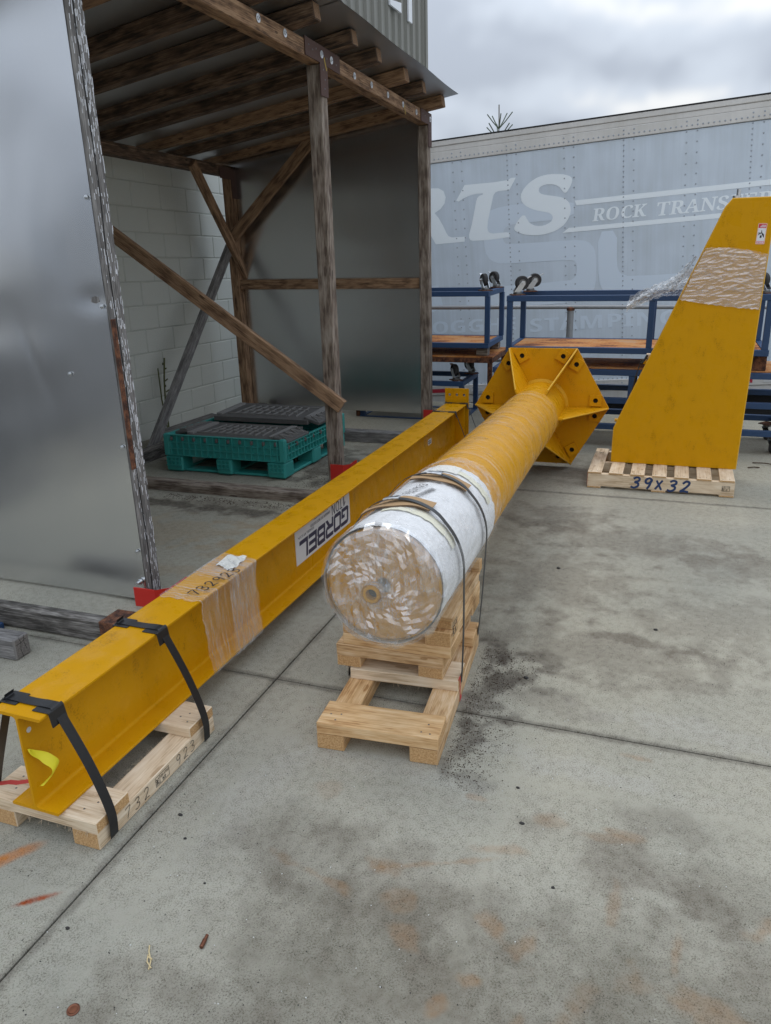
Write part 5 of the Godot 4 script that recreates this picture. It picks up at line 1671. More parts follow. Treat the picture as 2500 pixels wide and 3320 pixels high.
# ------------------------------------------------------------------ the yellow jib beam
func make_beam() -> void:
	make_beam_pallet("near pallet under the end of the yellow beam, numbered in black pen on its side", at(-1.6, 0, -1.354), true)
	make_beam_pallet("far pallet under the end plate of the yellow beam", at(-1.545, -0.02, -5.25), false)
	var yaw := -0.0142
	var t := thing("jib_beam", "long yellow steel I-beam lying on pallets with an end plate and a white label", "steel beam", turned(-1.601, 0.0952, -1.345, yaw))
	var hw := 0.084
	var hh := 0.32
	var tf := 0.0102
	var tw := 0.0036
	var r := 0.011
	var sec := PackedVector2Array()
	var half := [Vector2(hw - 0.002, 0), Vector2(hw, 0.002), Vector2(hw, tf - 0.002), Vector2(hw - 0.002, tf)]
	for k in 6:
		var a := PI * 0.5 * k / 5.0
		half.append(Vector2(tw + r - r * sin(a), tf + r - r * cos(a)))
	for q in half:
		sec.append(q)
	for k in range(half.size() - 1, -1, -1):
		sec.append(Vector2(half[k].x, hh - half[k].y))
	for k in half.size():
		sec.append(Vector2(-half[k].x, hh - half[k].y))
	for k in range(half.size() - 1, -1, -1):
		sec.append(Vector2(-half[k].x, half[k].y))
	var ln := 4.43
	part(t, "beam_body", mb(M.yellow).prism(sec, -ln, 0.0).mesh())
	# end plate with three holes, standing above the top flange
	var ep := part(t, "end_plate", mb(M.yellow).prism(PackedVector2Array([Vector2(-0.094, -0.03), Vector2(0.094, -0.03), Vector2(0.094, 0.36), Vector2(-0.094, 0.36)]), -0.016, 0.0).holed(Rect2(-0.094, 0.36, 0.06, 0.075), Vector2(-0.058, 0.385), 0.011, -0.016, 0.0).holed(Rect2(-0.034, 0.36, 0.066, 0.075), Vector2(0.0, 0.385), 0.011, -0.016, 0.0).holed(Rect2(0.032, 0.36, 0.062, 0.075), Vector2(0.058, 0.385), 0.011, -0.016, 0.0).mesh(), at(0, 0, -ln - 0.001))
	part(ep, "stiffener", mb(M.yellow).prism(PackedVector2Array([Vector2(0, 0.012), Vector2(0.08, 0.012), Vector2(0.08, 0.31), Vector2(0, 0.31)]), 0, 0.008, at(0, 0, 0.05)).mesh())
	# hole near the free end of the web
	for s in [1.0, -1.0]:
		part(t, "web_hole", mb(M.stone_pale).lathe([Vector2(0.0085, 0.0), Vector2(0, 0.0002)], 14, Transform3D(Basis(Vector3.FORWARD, PI / 2 * s), Vector3((tw + 0.0003) * s, 0.252, -0.03))).mesh())
	# label on the web, hung upside down
	var lf := Transform3D(Basis(Vector3(0, 0, 1), Vector3(0, -1, 0), Vector3(1, 0, 0)), Vector3(tw + 0.0006, 0.298, -2.29))
	var lb := part(t, "capacity_label", mb(M.label_white).prism(PackedVector2Array([Vector2(0, 0), Vector2(0.64, 0), Vector2(0.64, 0.218), Vector2(0, 0.218)]), 0.0, 0.0006).mesh(), lf, "white label with dark blue lettering, mounted upside down")
	var q := at(0, 0, 0.0009)
	gorbel(lb, q * at(0.016, 0.108, 0), 0.592, 0.096)
	lettering(lb, "label_text", "1", "Droid Sans", 400, 0.024, 0.088, M.navy, q * at(0.055, 0.012, 0), 0, 0.0004)
	lettering(lb, "label_text", "TON", "Droid Sans", 400, 0.13, 0.056, M.navy, q * at(0.096, 0.046, 0), 0, 0.0004)
	lettering(lb, "label_text", "CAPACITY", "Droid Sans", 400, 0.125, 0.018, M.navy, q * at(0.1, 0.022, 0), 0, 0.0004)
	lettering(lb, "label_text", "DANGER DO NOT EXCEED", "Droid Sans", 400, 0.225, 0.014, M.navy, q * at(0.25, 0.066, 0), 0, 0.0004)
	lettering(lb, "label_text", "RATED CAPACITY", "Droid Sans", 400, 0.16, 0.014, M.navy, q * at(0.275, 0.04, 0), 0, 0.0004)
	lettering(lb, "label_text", "FISHERS, NY U.S.A.", "Droid Sans", 400, 0.17, 0.014, M.navy, q * at(0.44, 0.082, 0), 0, 0.0004)
	part(t, "small_sticker", mb(M.label_white).prism(PackedVector2Array([Vector2(0, 0), Vector2(0.08, 0), Vector2(0.08, 0.04), Vector2(0, 0.04)]), 0, 0.0006).mat(M.ink).stroke([Vector2(0.01, 0.012), Vector2(0.07, 0.012)], 0.008, 0.0009).stroke([Vector2(0.01, 0.027), Vector2(0.055, 0.027)], 0.006, 0.0009).mesh(), Transform3D(Basis(Vector3(0, 0, -1), Vector3(0, 1, 0), Vector3(1, 0, 0)), Vector3(tw + 0.0006, 0.165, -3.68)))
	# stretch film wound round it: over the top, down the open side
	var n := noise(151, 9.0, 3)
	var n2 := noise(152, 40.0, 2)
	var f := func(u: float, v: float) -> Vector3:
		var z := lerpf(-0.77, -1.15, u) + 0.02 * sin(v * 5.0) + 0.03 * n.get_noise_2d(v * 0.9, floorf(u + 0.5) * 7.0) * absf(u - 0.5)
		var p: Vector2
		var path := [Vector2(-0.087, 0.15), Vector2(-0.087, 0.322), Vector2(-0.0855, 0.3225), Vector2(0.0855, 0.3225), Vector2(0.0875, 0.319), Vector2(0.0875, 0.004), Vector2(0.084, -0.003), Vector2(0.0, -0.0035)]
		var lens := [0.12, 0.004, 0.36, 0.008, 0.40, 0.02, 0.088]
		var run := v
		var i := 0
		while i < 6 and run > lens[i]:
			run -= lens[i]
			i += 1
		p = path[i].lerp(path[i + 1], clampf(run / lens[i], 0, 1))
		var ridge: float = absf(n.get_noise_2d(u * 1.4 + v * 0.12, 3.0)) * 0.9 + absf(n2.get_noise_2d(u * 0.9 + v * 0.1, v * 0.08)) * 0.5
		var inset := 0.0
		if v > 0.492 and v < 0.9:
			inset = -0.012 * sin((v - 0.492) / 0.41 * PI) * (0.3 + 0.7 * sin(u * PI))
		var puff := 0.0012 + 0.004 * ridge
		if v > 0.124 and v < 0.484:
			return Vector3(p.x, p.y + puff * 0.6, z)
		return Vector3(p.x + (puff + inset) * (1.0 if v > 0.3 else -1.0), p.y, z)
	part(t, "stretch_film", mb(M.film_fold).grid(90, 160, f).mesh(), ID, "crumpled clear film wound round the beam")
	var f2 := func(u: float, v: float) -> Vector3:   # a second, gathered turn towards the far side
		var z := lerpf(-0.97, -1.17, u) + (v - 0.3) * 0.05 + 0.02 * (1.0 - u) * v
		var ridge: float = absf(n.get_noise_2d(u * 2.6 + v * 0.2, 8.0))
		if v < 0.45:
			return Vector3(lerpf(-0.08, 0.088, v / 0.45), 0.3245 + 0.003 * ridge, z)
		var w := (v - 0.45) / 0.55
		return Vector3(0.0895 + 0.012 * ridge - 0.02 * sin(w * PI) * u, lerpf(0.322, 0.0, w), z - w * 0.03)
	part(t, "stretch_film", mb(M.film_fold).grid(60, 110, f2).mesh())
	var tp := func(u: float, v: float) -> Vector3:
		return Vector3(lerpf(-0.035, 0.055, u) - 0.012 * v, 0.3262 + 0.006 * sin(v * 15.0 + u * 6.0) * absf(sin(u * 2.4)) + 0.006 * u * (1.0 - u), lerpf(-1.06, -1.17, v) + 0.03 * u * (1.0 - v) + 0.01 * n.get_noise_2d(u * 3.0, v * 2.0))
	part(t, "paper_tape", mb(M.paper).grid(20, 20, tp).mesh())
	handwriting(t, "732923", Transform3D(Basis(Vector3(0.15, 0, -1).normalized(), Vector3(-1, 0, -0.15).normalized(), Vector3.UP), Vector3(0.060, 0.3300, -0.785)), 0.048, 0.92, 0.0055, M.ink, 0.0)
	# yellow flagging ribbon tied at the free end
	var spine := [Vector3(0.010, 0.205, -0.010), Vector3(0.016, 0.182, -0.022), Vector3(0.036, 0.158, -0.042), Vector3(0.052, 0.132, -0.05), Vector3(0.046, 0.104, -0.038), Vector3(0.024, 0.078, -0.014)]
	var ribbon := func(u: float, v: float) -> Vector3:
		var fr := v * 4.999
		var i := int(fr)
		var p: Vector3 = spine[i].cubic_interpolate(spine[i + 1], spine[maxi(i - 1, 0)], spine[mini(i + 2, 5)], fr - i)
		var w := 0.004 + 0.026 * sin(PI * clampf(v, 0.02, 0.98))
		var d := Vector3(0.25, 0.55 - v * 0.5, -0.75).normalized()
		return p + d * w * (u - 0.5) + Vector3(0.004 * sin(v * 11.0 + u * 3.0), 0, 0.002 * sin(v * 17.0))
	var rb := mb(M.tape_yellow).grid(6, 24, ribbon).mesh()
	solo("flagging_ribbon", rb, turned(-1.601, 0.0952, -1.345, yaw), "torn yellow plastic ribbon tied to the near end of the yellow beam", "ribbon")
	# straps
	beam_strap("wide black strap over the near end of the yellow beam, with two edge protectors", -1.408, 0.033, M.black_strap, true, -0.0)
	beam_strap("wide black strap over the yellow beam at the back of the near pallet", -1.887, 0.033, M.black_strap, true, 0.005)
	beam_strap("thin dark strap over the far end of the yellow beam, nearer the camera", -5.44, 0.014, M.grey_strap, false, 0.055)
	beam_strap("thin dark strap over the far end of the yellow beam, beside the end plate", -5.765, 0.014, M.grey_strap, false, 0.06)


# the maker's word in slanted, squared capitals
func gorbel(parent: Node, xf: Transform3D, w: float, h: float) -> void:
	var s := w / 6.15
	var b := 0.17   # bar thickness of a letter one wide, one high
	var shapes := [
		[[Vector2(1.0, 1.0), Vector2(0.14, 1.0), Vector2(0.0, 0.88), Vector2(0.0, 0.12), Vector2(0.14, 0.0), Vector2(0.95, 0.0), Vector2(0.95, 0.56), Vector2(0.5, 0.56), Vector2(0.5, 0.38), Vector2(0.75, 0.38), Vector2(0.75, 0.22), Vector2(0.2, 0.22), Vector2(0.2, 0.78), Vector2(1.0, 0.78)]],
		[[Vector2(0.14, 1), Vector2(0.0, 0.88), Vector2(0, 0.12), Vector2(0.14, 0), Vector2(0.475, 0), Vector2(0.475, 0.22), Vector2(0.2, 0.22), Vector2(0.2, 0.78), Vector2(0.475, 0.78), Vector2(0.475, 1)], [Vector2(0.475, 0), Vector2(0.81, 0), Vector2(0.95, 0.12), Vector2(0.95, 0.88), Vector2(0.81, 1), Vector2(0.475, 1), Vector2(0.475, 0.78), Vector2(0.75, 0.78), Vector2(0.75, 0.22), Vector2(0.475, 0.22)]],
		[[Vector2(0, 0), Vector2(0.2, 0), Vector2(0.2, 0.32), Vector2(0.42, 0.32), Vector2(0.72, 0), Vector2(0.98, 0), Vector2(0.68, 0.34), Vector2(0.82, 0.36), Vector2(0.95, 0.5), Vector2(0.95, 0.88), Vector2(0.81, 1), Vector2(0.0, 1), Vector2(0.0, 0.78), Vector2(0.75, 0.78), Vector2(0.75, 0.54), Vector2(0.0, 0.54)]],
		[[Vector2(0, 0), Vector2(0.475, 0), Vector2(0.475, 0.22), Vector2(0.2, 0.22), Vector2(0.2, 0.42), Vector2(0.475, 0.42), Vector2(0.475, 0.6), Vector2(0.2, 0.6), Vector2(0.2, 0.78), Vector2(0.475, 0.78), Vector2(0.475, 1), Vector2(0, 1)], [Vector2(0.475, 0), Vector2(0.81, 0), Vector2(0.95, 0.12), Vector2(0.95, 0.42), Vector2(0.86, 0.5), Vector2(0.95, 0.6), Vector2(0.95, 0.88), Vector2(0.81, 1), Vector2(0.475, 1), Vector2(0.475, 0.78), Vector2(0.75, 0.78), Vector2(0.75, 0.6), Vector2(0.475, 0.6), Vector2(0.475, 0.42), Vector2(0.75, 0.42), Vector2(0.75, 0.22), Vector2(0.475, 0.22)]],
		[[Vector2(0, 0), Vector2(0.95, 0), Vector2(0.95, 0.22), Vector2(0.2, 0.22), Vector2(0.2, 0.39), Vector2(0.9, 0.39), Vector2(0.9, 0.6), Vector2(0.2, 0.6), Vector2(0.2, 0.78), Vector2(0.95, 0.78), Vector2(0.95, 1), Vector2(0, 1)]],
		[[Vector2(0, 0), Vector2(0.95, 0), Vector2(0.95, 0.22), Vector2(0.2, 0.22), Vector2(0.2, 1), Vector2(0, 1)]]]
	for i in shapes.size():
		var k := mb(M.navy)
		for pl in shapes[i]:
			var o := PackedVector2Array()
			for p in pl:
				o.append(Vector2((i * 1.02 + p.x) * s + p.y * h * 0.12, p.y * h))
			k.prism(o, 0.0, 0.0)
		part(parent, "label_letter", k.mesh(), xf)


func beam_strap(label: String, z: float, w: float, m: Material, wide: bool, slack: float) -> void:
	var cx := -1.601 - 0.0142 * (z + 1.345) * -1.0 * -1.0
	cx = -1.601 + (-1.345 - z) * 0.0142
	var t := thing("strap", label, "strap", at(cx, 0, z), "straps over the yellow beam")
	var y := 0.4165
	var low := 0.012 if wide else -0.02
	var foot := 0.209 if wide else 0.19
	var pts := [Vector2(-foot, low), Vector2(-foot, 0.09), Vector2(-0.088, y - 0.012), Vector2(-0.078, y + 0.004), Vector2(0.0, y + 0.002), Vector2(0.078, y + 0.004), Vector2(0.088, y - 0.012), Vector2(foot * 0.5 + 0.06, 0.235 + (0.008 if wide else 0.0)), Vector2(foot + 0.001, 0.1), Vector2(foot + 0.001, low)]
	var path := smooth(pts)
	var k := mb(m)
	var th := 0.0013
	for i in path.size() - 1:
		var a: Vector2 = path[i]
		var b: Vector2 = path[i + 1]
		var d := (b - a).normalized()
		var nn := Vector2(-d.y, d.x) * th
		if a.x > 1.0:
			nn = -nn
		for sgn in [1.0, -1.0]:
			var za: float = w * 0.5 * sgn
			var o := nn * (1.0 if sgn > 0 else 1.0)
			# outer face once, then the two edges
			if sgn > 0:
				k.quad(Vector3(a.x + o.x, a.y + o.y, za), Vector3(b.x + o.x, b.y + o.y, za), Vector3(b.x + o.x, b.y + o.y, -za), Vector3(a.x + o.x, a.y + o.y, -za))
				k.quad(Vector3(a.x, a.y, -za), Vector3(b.x, b.y, -za), Vector3(b.x, b.y, za), Vector3(a.x, a.y, za))
			k.quad(Vector3(a.x, a.y, za), Vector3(b.x, b.y, za), Vector3(b.x + o.x, b.y + o.y, za), Vector3(a.x + o.x, a.y + o.y, za))
	part(t, "webbing", k.mesh())
	var pw := 0.058 if wide else 0.03
	for s in [1.0, -1.0]:
		var e := mb(m)
		e.box(Vector3(0.058, 0.0035, pw), 0.001, at(0.062 * s, y + 0.0012, 0.008 if s > 0 else 0.0))
		e.box(Vector3(0.0035, 0.045 if wide else 0.03, pw), 0.001, Transform3D(Basis(Vector3.BACK, 0.16 * s), Vector3(0.0935 * s, y - 0.021, 0.008 if s > 0 else 0.0)))
		e.box(Vector3(0.008, 0.006, w + 0.01), 0.002, Transform3D(Basis(Vector3.BACK, -0.7 * s), Vector3(0.086 * s, y + 0.0035, 0)))
		part(t, "edge_protector", e.mesh())


# ------------------------------------------------------------------ pallets stacked under the wrapped end of the mast
func make_mast_pallets() -> void:
	var xf := turned(-0.804, 0.0, -1.991, 0.074)
	var t := thing("mast_pallet", "long bottom pallet of the stack under the mast, one deck board sticking out in front", "pallet", xf, "pallets stacked under the mast")
	lumber(t, "stringer", Vector3(-0.205, 0.0, -0.82), Vector3(-0.11, 0.06, 0.0), M.pine, true)
	lumber(t, "stringer", Vector3(0.115, 0.0, -0.82), Vector3(0.21, 0.06, 0.0), M.pine, true)
	lumber(t, "deck_board", Vector3(-0.203, 0.0603, -0.132), Vector3(0.212, 0.103, 0.003), M.pine, false)
	lumber(t, "deck_board", Vector3(-0.2, 0.0603, -0.49), Vector3(0.21, 0.103, -0.352), M.pine_pale, false)
	lumber(t, "deck_board", Vector3(-0.2, 0.0603, -0.825), Vector3(0.21, 0.103, -0.685), M.pine, false)
	nails(t, [Vector2(-0.17, -0.055), Vector2(-0.135, -0.06), Vector2(-0.145, -0.025), Vector2(0.165, -0.07), Vector2(0.15, -0.025), Vector2(0.18, -0.02)], 0.103)
	splinters(t, Vector3(0.12, 0.002, 0.001), Vector3(0.21, 0.01, 0.001), 14, Vector3(0.4, -0.2, 1))
	splinters(t, Vector3(-0.2, 0.0603, -0.352), Vector3(0.2, 0.0603, -0.352), 26, Vector3(0.2, -0.5, 1))
	part(t, "red_paint_mark", mb(M.red_mark).box(Vector3(0.0012, 0.006, 0.028), 0, at(0.2108, 0.1045, -0.372)).box(Vector3(0.0014, 0.1, 0.008), 0, at(0.2115, 0.052, -0.385)).box(Vector3(0.0014, 0.012, 0.03), 0, at(0.2115, 0.008, -0.395)).mesh())
	var x2 := turned(-0.880, 0, -2.343, 0.03)
	var x3 := turned(-0.852, 0, -2.343, 0.012)
	t = thing("mast_pallet", "middle pallet of the stack under the mast, its end-grain stringers facing the camera", "pallet", x2, "pallets stacked under the mast")
	lumber(t, "stringer", Vector3(-0.205, 0.1035, -0.47), Vector3(-0.112, 0.1495, 0.0), M.pine, true)
	lumber(t, "stringer", Vector3(0.112, 0.1035, -0.47), Vector3(0.205, 0.1495, 0.0), M.pine, true)
	lumber(t, "deck_board", Vector3(-0.205, 0.150, -0.13), Vector3(0.208, 0.1965, 0.003), M.pine, false)
	lumber(t, "deck_board", Vector3(-0.205, 0.150, -0.475), Vector3(0.205, 0.1965, -0.34), M.pine, false)
	splinters(t, Vector3(-0.205, 0.107, 0.001), Vector3(-0.11, 0.107, 0.001), 24, Vector3(-0.3, -0.8, 0.4))
	t = thing("mast_pallet", "top upturned pallet of the stack, carrying the wrapped mast on its planks", "pallet", x3, "pallets stacked under the mast")
	lumber(t, "deck_board", Vector3(-0.205, 0.197, -0.13), Vector3(0.209, 0.2425, 0.002), M.pine, false)
	lumber(t, "deck_board", Vector3(-0.205, 0.197, -0.475), Vector3(0.205, 0.2425, -0.35), M.pine, false)
	lumber(t, "stringer", Vector3(-0.205, 0.243, -0.47), Vector3(-0.112, 0.2995, 0.0), M.pine, true)
	lumber(t, "stringer", Vector3(0.112, 0.243, -0.47), Vector3(0.207, 0.2995, 0.0), M.pine, true)
	lumber(t, "bearer", Vector3(0.07, 0.3, -0.46), Vector3(0.205, 0.339, -0.025), M.pine, true)
	lumber(t, "bearer", Vector3(-0.205, 0.3, -0.46), Vector3(-0.07, 0.339, -0.025), M.pine, true)
	lumber(t, "plank", Vector3(0.075, 0.3395, -0.45), Vector3(0.212, 0.353, -0.008), M.pine, true)
	lumber(t, "plank", Vector3(-0.21, 0.3395, -0.45), Vector3(-0.075, 0.353, -0.008), M.pine, true)
	lumber(t, "cross_board", Vector3(-0.19, 0.3535, -0.47), Vector3(0.215, 0.400, -0.428), M.pine, false)
	stamp(t, Transform3D(Basis(Vector3(0, 0, -1), Vector3.UP, Vector3(1, 0, 0)), Vector3(0.2075, 0.272, 0)) * at(0.03, 0, 0), 0.06, 0.05)


# ------------------------------------------------------------------ the mast: tube, base plate with gussets, wrapped head
func make_mast() -> void:
	var d := Vector3(-0.031, -0.0506, -1.0).normalized()
	var z := -d
	var x := Vector3.UP.cross(z).normalized()
	var y := z.cross(x)
	# the root stands on the yard below the mast; the parts hang at the axis
	var basis := Basis(x, y, z)
	var c := Vector3(-0.8085, 0.5461, -3.5)
	var root := Vector3(-0.8085, 0.0, -3.5)
	var l := Transform3D(basis, c - root)
	var t := thing("jib_mast", "thick yellow steel mast with hexagonal base plate, near end wrapped in white foam", "steel mast", Transform3D(Basis(), root))
	var r := 0.184
	var zaxis := Basis(Vector3.RIGHT, PI / 2)   # lathe axis y -> +z
	var tube := part(t, "tube", mb(M.yellow).lathe([Vector2(r, -2.19), Vector2(r, 1.50), Vector2(r - 0.006, 1.506)], 72, Transform3D(zaxis, Vector3.ZERO)).mesh(), l)
	part(t, "end_cap", mb(M.yellow).lathe([Vector2(r - 0.006, 1.500), Vector2(0.024, 1.500)], 48, Transform3D(zaxis, Vector3.ZERO)).mesh(), l)
	var hub := part(t, "pivot_hub", mb(M.yellow).lathe([Vector2(0.0275, 1.49), Vector2(0.0275, 1.532), Vector2(0.025, 1.535), Vector2(0.018, 1.535), Vector2(0.018, 1.49)], 24, Transform3D(zaxis, Vector3(-0.028, -0.022, 0))).mesh(), l)
	part(hub, "bore", mb(M.black).lathe([Vector2(0.018, 1.505), Vector2(0, 1.505)], 20, Transform3D(zaxis, Vector3(-0.028, -0.022, 0))).mesh())
	for k in 2:
		part(t, "weld_seam", mb(M.yellow_edge).lathe([Vector2(r + 0.0005, -1.1 - k * 0.4), Vector2(r + 0.002, -1.095 - k * 0.4), Vector2(r + 0.0005, -1.09 - k * 0.4)], 48, Transform3D(zaxis, Vector3.ZERO)).mesh(), l)
	# base plate, six sided, flat side up
	var zp := -2.20
	var hx := PackedVector2Array()
	for k in 6:
		hx.append(Vector2.from_angle(TAU * k / 6) * 0.487)
	var bp := part(t, "base_plate", mb(M.yellow).prism(hx, zp - 0.03, zp).mesh(), l)
	part(bp, "weld_ring", mb(M.yellow_edge).lathe([Vector2(r, zp + 0.03), Vector2(r + 0.012, zp + 0.008), Vector2(r + 0.018, zp)], 48, Transform3D(zaxis, Vector3.ZERO)).mesh())
	for k in 6:
		var a := TAU * k / 6
		var gx := Transform3D(Basis(Vector3.BACK, a), Vector3.ZERO)
		# gusset: radial plate in the plane of (radius, axis)
		var gp := PackedVector2Array([Vector2(r - 0.002, zp + 0.001), Vector2(0.484, zp + 0.001), Vector2(0.484, zp + 0.028), Vector2(r + 0.03, zp + 0.545), Vector2(r - 0.002, zp + 0.555)])
		var gf := gx * Transform3D(Basis(Vector3(1, 0, 0), Vector3(0, 0, 1), Vector3(0, -1, 0)), Vector3.ZERO)
		var g := part(t, "gusset", mb(M.yellow).prism(gp, -0.006, 0.006, gf).mesh(), l)
		part(g, "gusset_edge", mb(M.yellow_edge).tube([gf * Vector3(0.4835, zp + 0.029, 0), gf * Vector3(r + 0.031, zp + 0.5455, 0)], 0.0058, 6).mesh())
		for s in [1.0, -1.0]:
			var pf := gx * Transform3D(Basis(), Vector3(0.392, 0.056 * s, 0))
			var pad := part(bp, "anchor_pad", mb(M.yellow).holed(Rect2(-0.042, -0.04, 0.084, 0.08), Vector2.ZERO, 0.0175, zp + 0.0005, zp + 0.02, pf).mesh())
			part(bp, "anchor_hole", mb(M.black).lathe([Vector2(0.0172, zp + 0.004), Vector2(0, zp + 0.004)], 18, pf * Transform3D(zaxis, Vector3.ZERO)).mesh())
	# paint rubs left by handling
	var rub := mb(M.ink)
	for q in [[-1.1, 0.35, 0.6], [-0.35, 0.3, 0.55], [0.05, 0.05, 0.2], [-0.55, -0.25, -0.17]]:
		var pts := []
		for i in 8:
			var an := lerpf(q[1], q[2], i / 7.0)
			pts.append(Vector3(sin(an) * (r + 0.0006), cos(an) * (r + 0.0006), q[0] + 0.006 * sin(i * 1.7)))
		for i in 7:
			var o := Vector3(0, 0, 0.0012 if i % 3 else 0.002)
			rub.quad(pts[i] + o, pts[i] - o, pts[i + 1] - o, pts[i + 1] + o)
	part(t, "rub_mark", rub.mesh(), l)
	# white foam sheet round the near end
	var n := noise(161, 2.2, 4)
	var n2 := noise(162, 9.0, 3)
	var foam := func(u: float, v: float) -> Vector3:
		var a := u * TAU
		var ca := Vector2(cos(a), sin(a))
		var s := lerpf(1.507, 0.665 + 0.02 * n.get_noise_2d(ca.x * 2.0, ca.y * 2.0 + 5.0), v)
		var rr: float = r + 0.007 + 0.0035 * n.get_noise_3d(ca.x * 1.2, ca.y * 1.2, s * 2.0) + 0.0012 * n2.get_noise_3d(ca.x, ca.y, s * 3.0)
		if v > 0.985:
			rr = r + 0.002
		return Vector3(sin(a) * rr, cos(a) * rr, s)
	part(t, "foam_wrap", mb(M.foam).grid(120, 70, foam, true, Vector2(1, 1)).mesh(), l, "white foam sheet")
	# creamy tape bands and a blank paper label on the foam
	for q in [[1.35, 0.055, -0.3, 1.15], [0.79, 0.05, 0.25, 1.2]]:
		var band := func(u: float, v: float) -> Vector3:
			var a := lerpf(q[2], q[3], u)
			var rr: float = r + 0.0112 + 0.002 * n.get_noise_2d(u * 3.0, q[0])
			return Vector3(sin(a) * rr, cos(a) * rr, q[0] - q[1] * v + 0.012 * n.get_noise_2d(u * 2.0, v))
		part(t, "tape_band", mb(M.cream_tape).grid(24, 3, band).mesh(), l)
	var paper := func(u: float, v: float) -> Vector3:
		var a := lerpf(-0.20, 0.32, u)
		return Vector3(sin(a) * (r + 0.0122), cos(a) * (r + 0.0122), 0.80 - 0.10 * v)
	part(t, "paper_label", mb(M.paper).grid(12, 2, paper).mesh(), l)
	var on_foam := func(p: Vector2) -> Vector3:
		var a := p.x / (r + 0.013)
		return Vector3(sin(a) * (r + 0.0128), cos(a) * (r + 0.0128), -p.y)
	handwriting(t, "732923", l, 0.029, 0.84, 0.0042, M.ink, 0.0, func(p: Vector2) -> Vector3: return on_foam.call(Vector2(-0.02 + p.x * 0.22 - p.y, -1.155 + p.x + p.y * 0.2)))
	var scr := mb(M.ink)
	for i in 26:
		var c0 := Vector2(0.012 + i * 0.0011, -1.18 + i * 0.005)
		var w0 := Vector2(0.011, -0.003) * (1.0 if i % 2 else -1.0)
		var p0 := c0 + w0
		var p1 := c0 + Vector2(0.0011, 0.005) - w0
		var s := Vector2(0.0003, 0.0016)
		scr.quad(on_foam.call(p0 - s), on_foam.call(p1 - s), on_foam.call(p1 + s), on_foam.call(p0 + s))
	part(t, "handwriting", scr.mesh(), l)
	# stretch film: over the foam, out along the tube, and gathered across the end
	var over := func(u: float, v: float) -> Vector3:
		var a := u * TAU
		var ca := Vector2(cos(a), sin(a))
		var s := lerpf(1.515, 0.52 + 0.03 * n.get_noise_2d(ca.x * 3.0, ca.y * 3.0), v)
		var base := 0.0135 if s > 0.66 else lerpf(0.004, 0.0135, smoothstep(0.55, 0.66, s))
		var rr: float = r + base + 0.004 * absf(n2.get_noise_3d(ca.x * 0.8, ca.y * 0.8, s * 6.0)) + 0.004 * n.get_noise_3d(ca.x * 2, ca.y * 2, s * 3.0)
		return Vector3(sin(a) * rr, cos(a) * rr, s)
	part(t, "stretch_film", mb(M.film_foam).grid(150, 90, over, true).mesh(), l, "clear stretch film over the foam")
	var n3 := noise(163, 26.0, 3)
	var long := func(u: float, v: float) -> Vector3:
		var a := u * TAU
		var ca := Vector2(cos(a), sin(a))
		var s := lerpf(0.60, -1.62 + 0.04 * n.get_noise_2d(ca.x * 2.0, ca.y * 2.0), v)
		var sk := s + 0.05 * sin(a * 1.0 + 0.5)
		var rr: float = r + 0.0022 + 0.0016 * absf(n3.get_noise_2d(sk * 1.0, a * 0.1)) + 0.0022 * absf(n2.get_noise_2d(sk * 1.6 + a * 0.05, 4.0))
		return Vector3(sin(a) * rr, cos(a) * rr, s)
	part(t, "stretch_film", mb(M.film_wind).grid(96, 260, long, true).mesh(), l, "clear film wound tightly along the yellow tube")
	var crumple := noise(164, 5.5, 3)
	crumple.fractal_type = FastNoiseLite.FRACTAL_RIDGED
	var cell := noise(165, 8.0, 1, FastNoiseLite.TYPE_CELLULAR)
	cell.cellular_return_type = FastNoiseLite.RETURN_DISTANCE2_SUB
	var pleat := noise(166, 10.0, 2)
	pleat.fractal_type = FastNoiseLite.FRACTAL_RIDGED
	for lay in 2:
		var cap := func(u: float, v: float) -> Vector3:
			var a := -u * TAU
			var rho := v
			var px := sin(a) * rho * (r + 0.010 + 0.004 * lay)
			var py := cos(a) * rho * (r + 0.010 + 0.004 * lay)
			if rho > 0.9 and cos(a) < -0.2:
				py -= 0.012 * (rho - 0.9) / 0.1 * (1.0 + sin(a * 9.0))
			var bulge := 1.522 + 0.012 * lay + 0.016 * (1.0 - rho * rho)
			bulge += 0.008 * crumple.get_noise_2d(px * 1.4 + lay * 3.0, py * 1.4) + 0.020 * cell.get_noise_2d(px * 1.2 + lay, py * 0.8)
			bulge -= 0.010 * maxf(0.0, n3.get_noise_2d(px * 1.8, py * 0.25 + lay))
			if rho > 0.92:
				bulge -= (rho - 0.92) / 0.08 * 0.03
			bulge += 0.014 * pleat.get_noise_2d(px * 2.0 + 0.3 * py, py * 0.22 + lay)
			# the hub pokes out through the film
			var hd := Vector2(px + 0.028, py + 0.022).length()
			if lay == 0 and hd < 0.032:
				bulge = 1.499
			else:
				bulge = lerpf(1.536 + 0.004 * lay, bulge, smoothstep(0.03, 0.07, hd))
			return Vector3(px, py, bulge)
		part(t, "stretch_film", (mb(M.film_crumple).grid(150, 70, cap, true) if lay == 0 else mb(M.film_gloss).grid(46, 15, cap, true, Vector2(1, 1), true)).mesh(), l, "crumpled clear film gathered over the near end")
	# loose flap of film at the right of the near end
	var flap := func(u: float, v: float) -> Vector3:
		var a := lerpf(0.9, 1.7, u)
		var rr: float = r + 0.018 + 0.006 * crumple.get_noise_2d(u * 0.4, v * 0.3) + 0.008 * v * sin(u * 3.0)
		return Vector3(sin(a) * rr, cos(a) * rr, 1.5 - 0.22 * v * (0.4 + 0.6 * sin(u * PI)))
	part(t, "stretch_film", mb(M.film_foam).grid(30, 20, flap).mesh(), l)
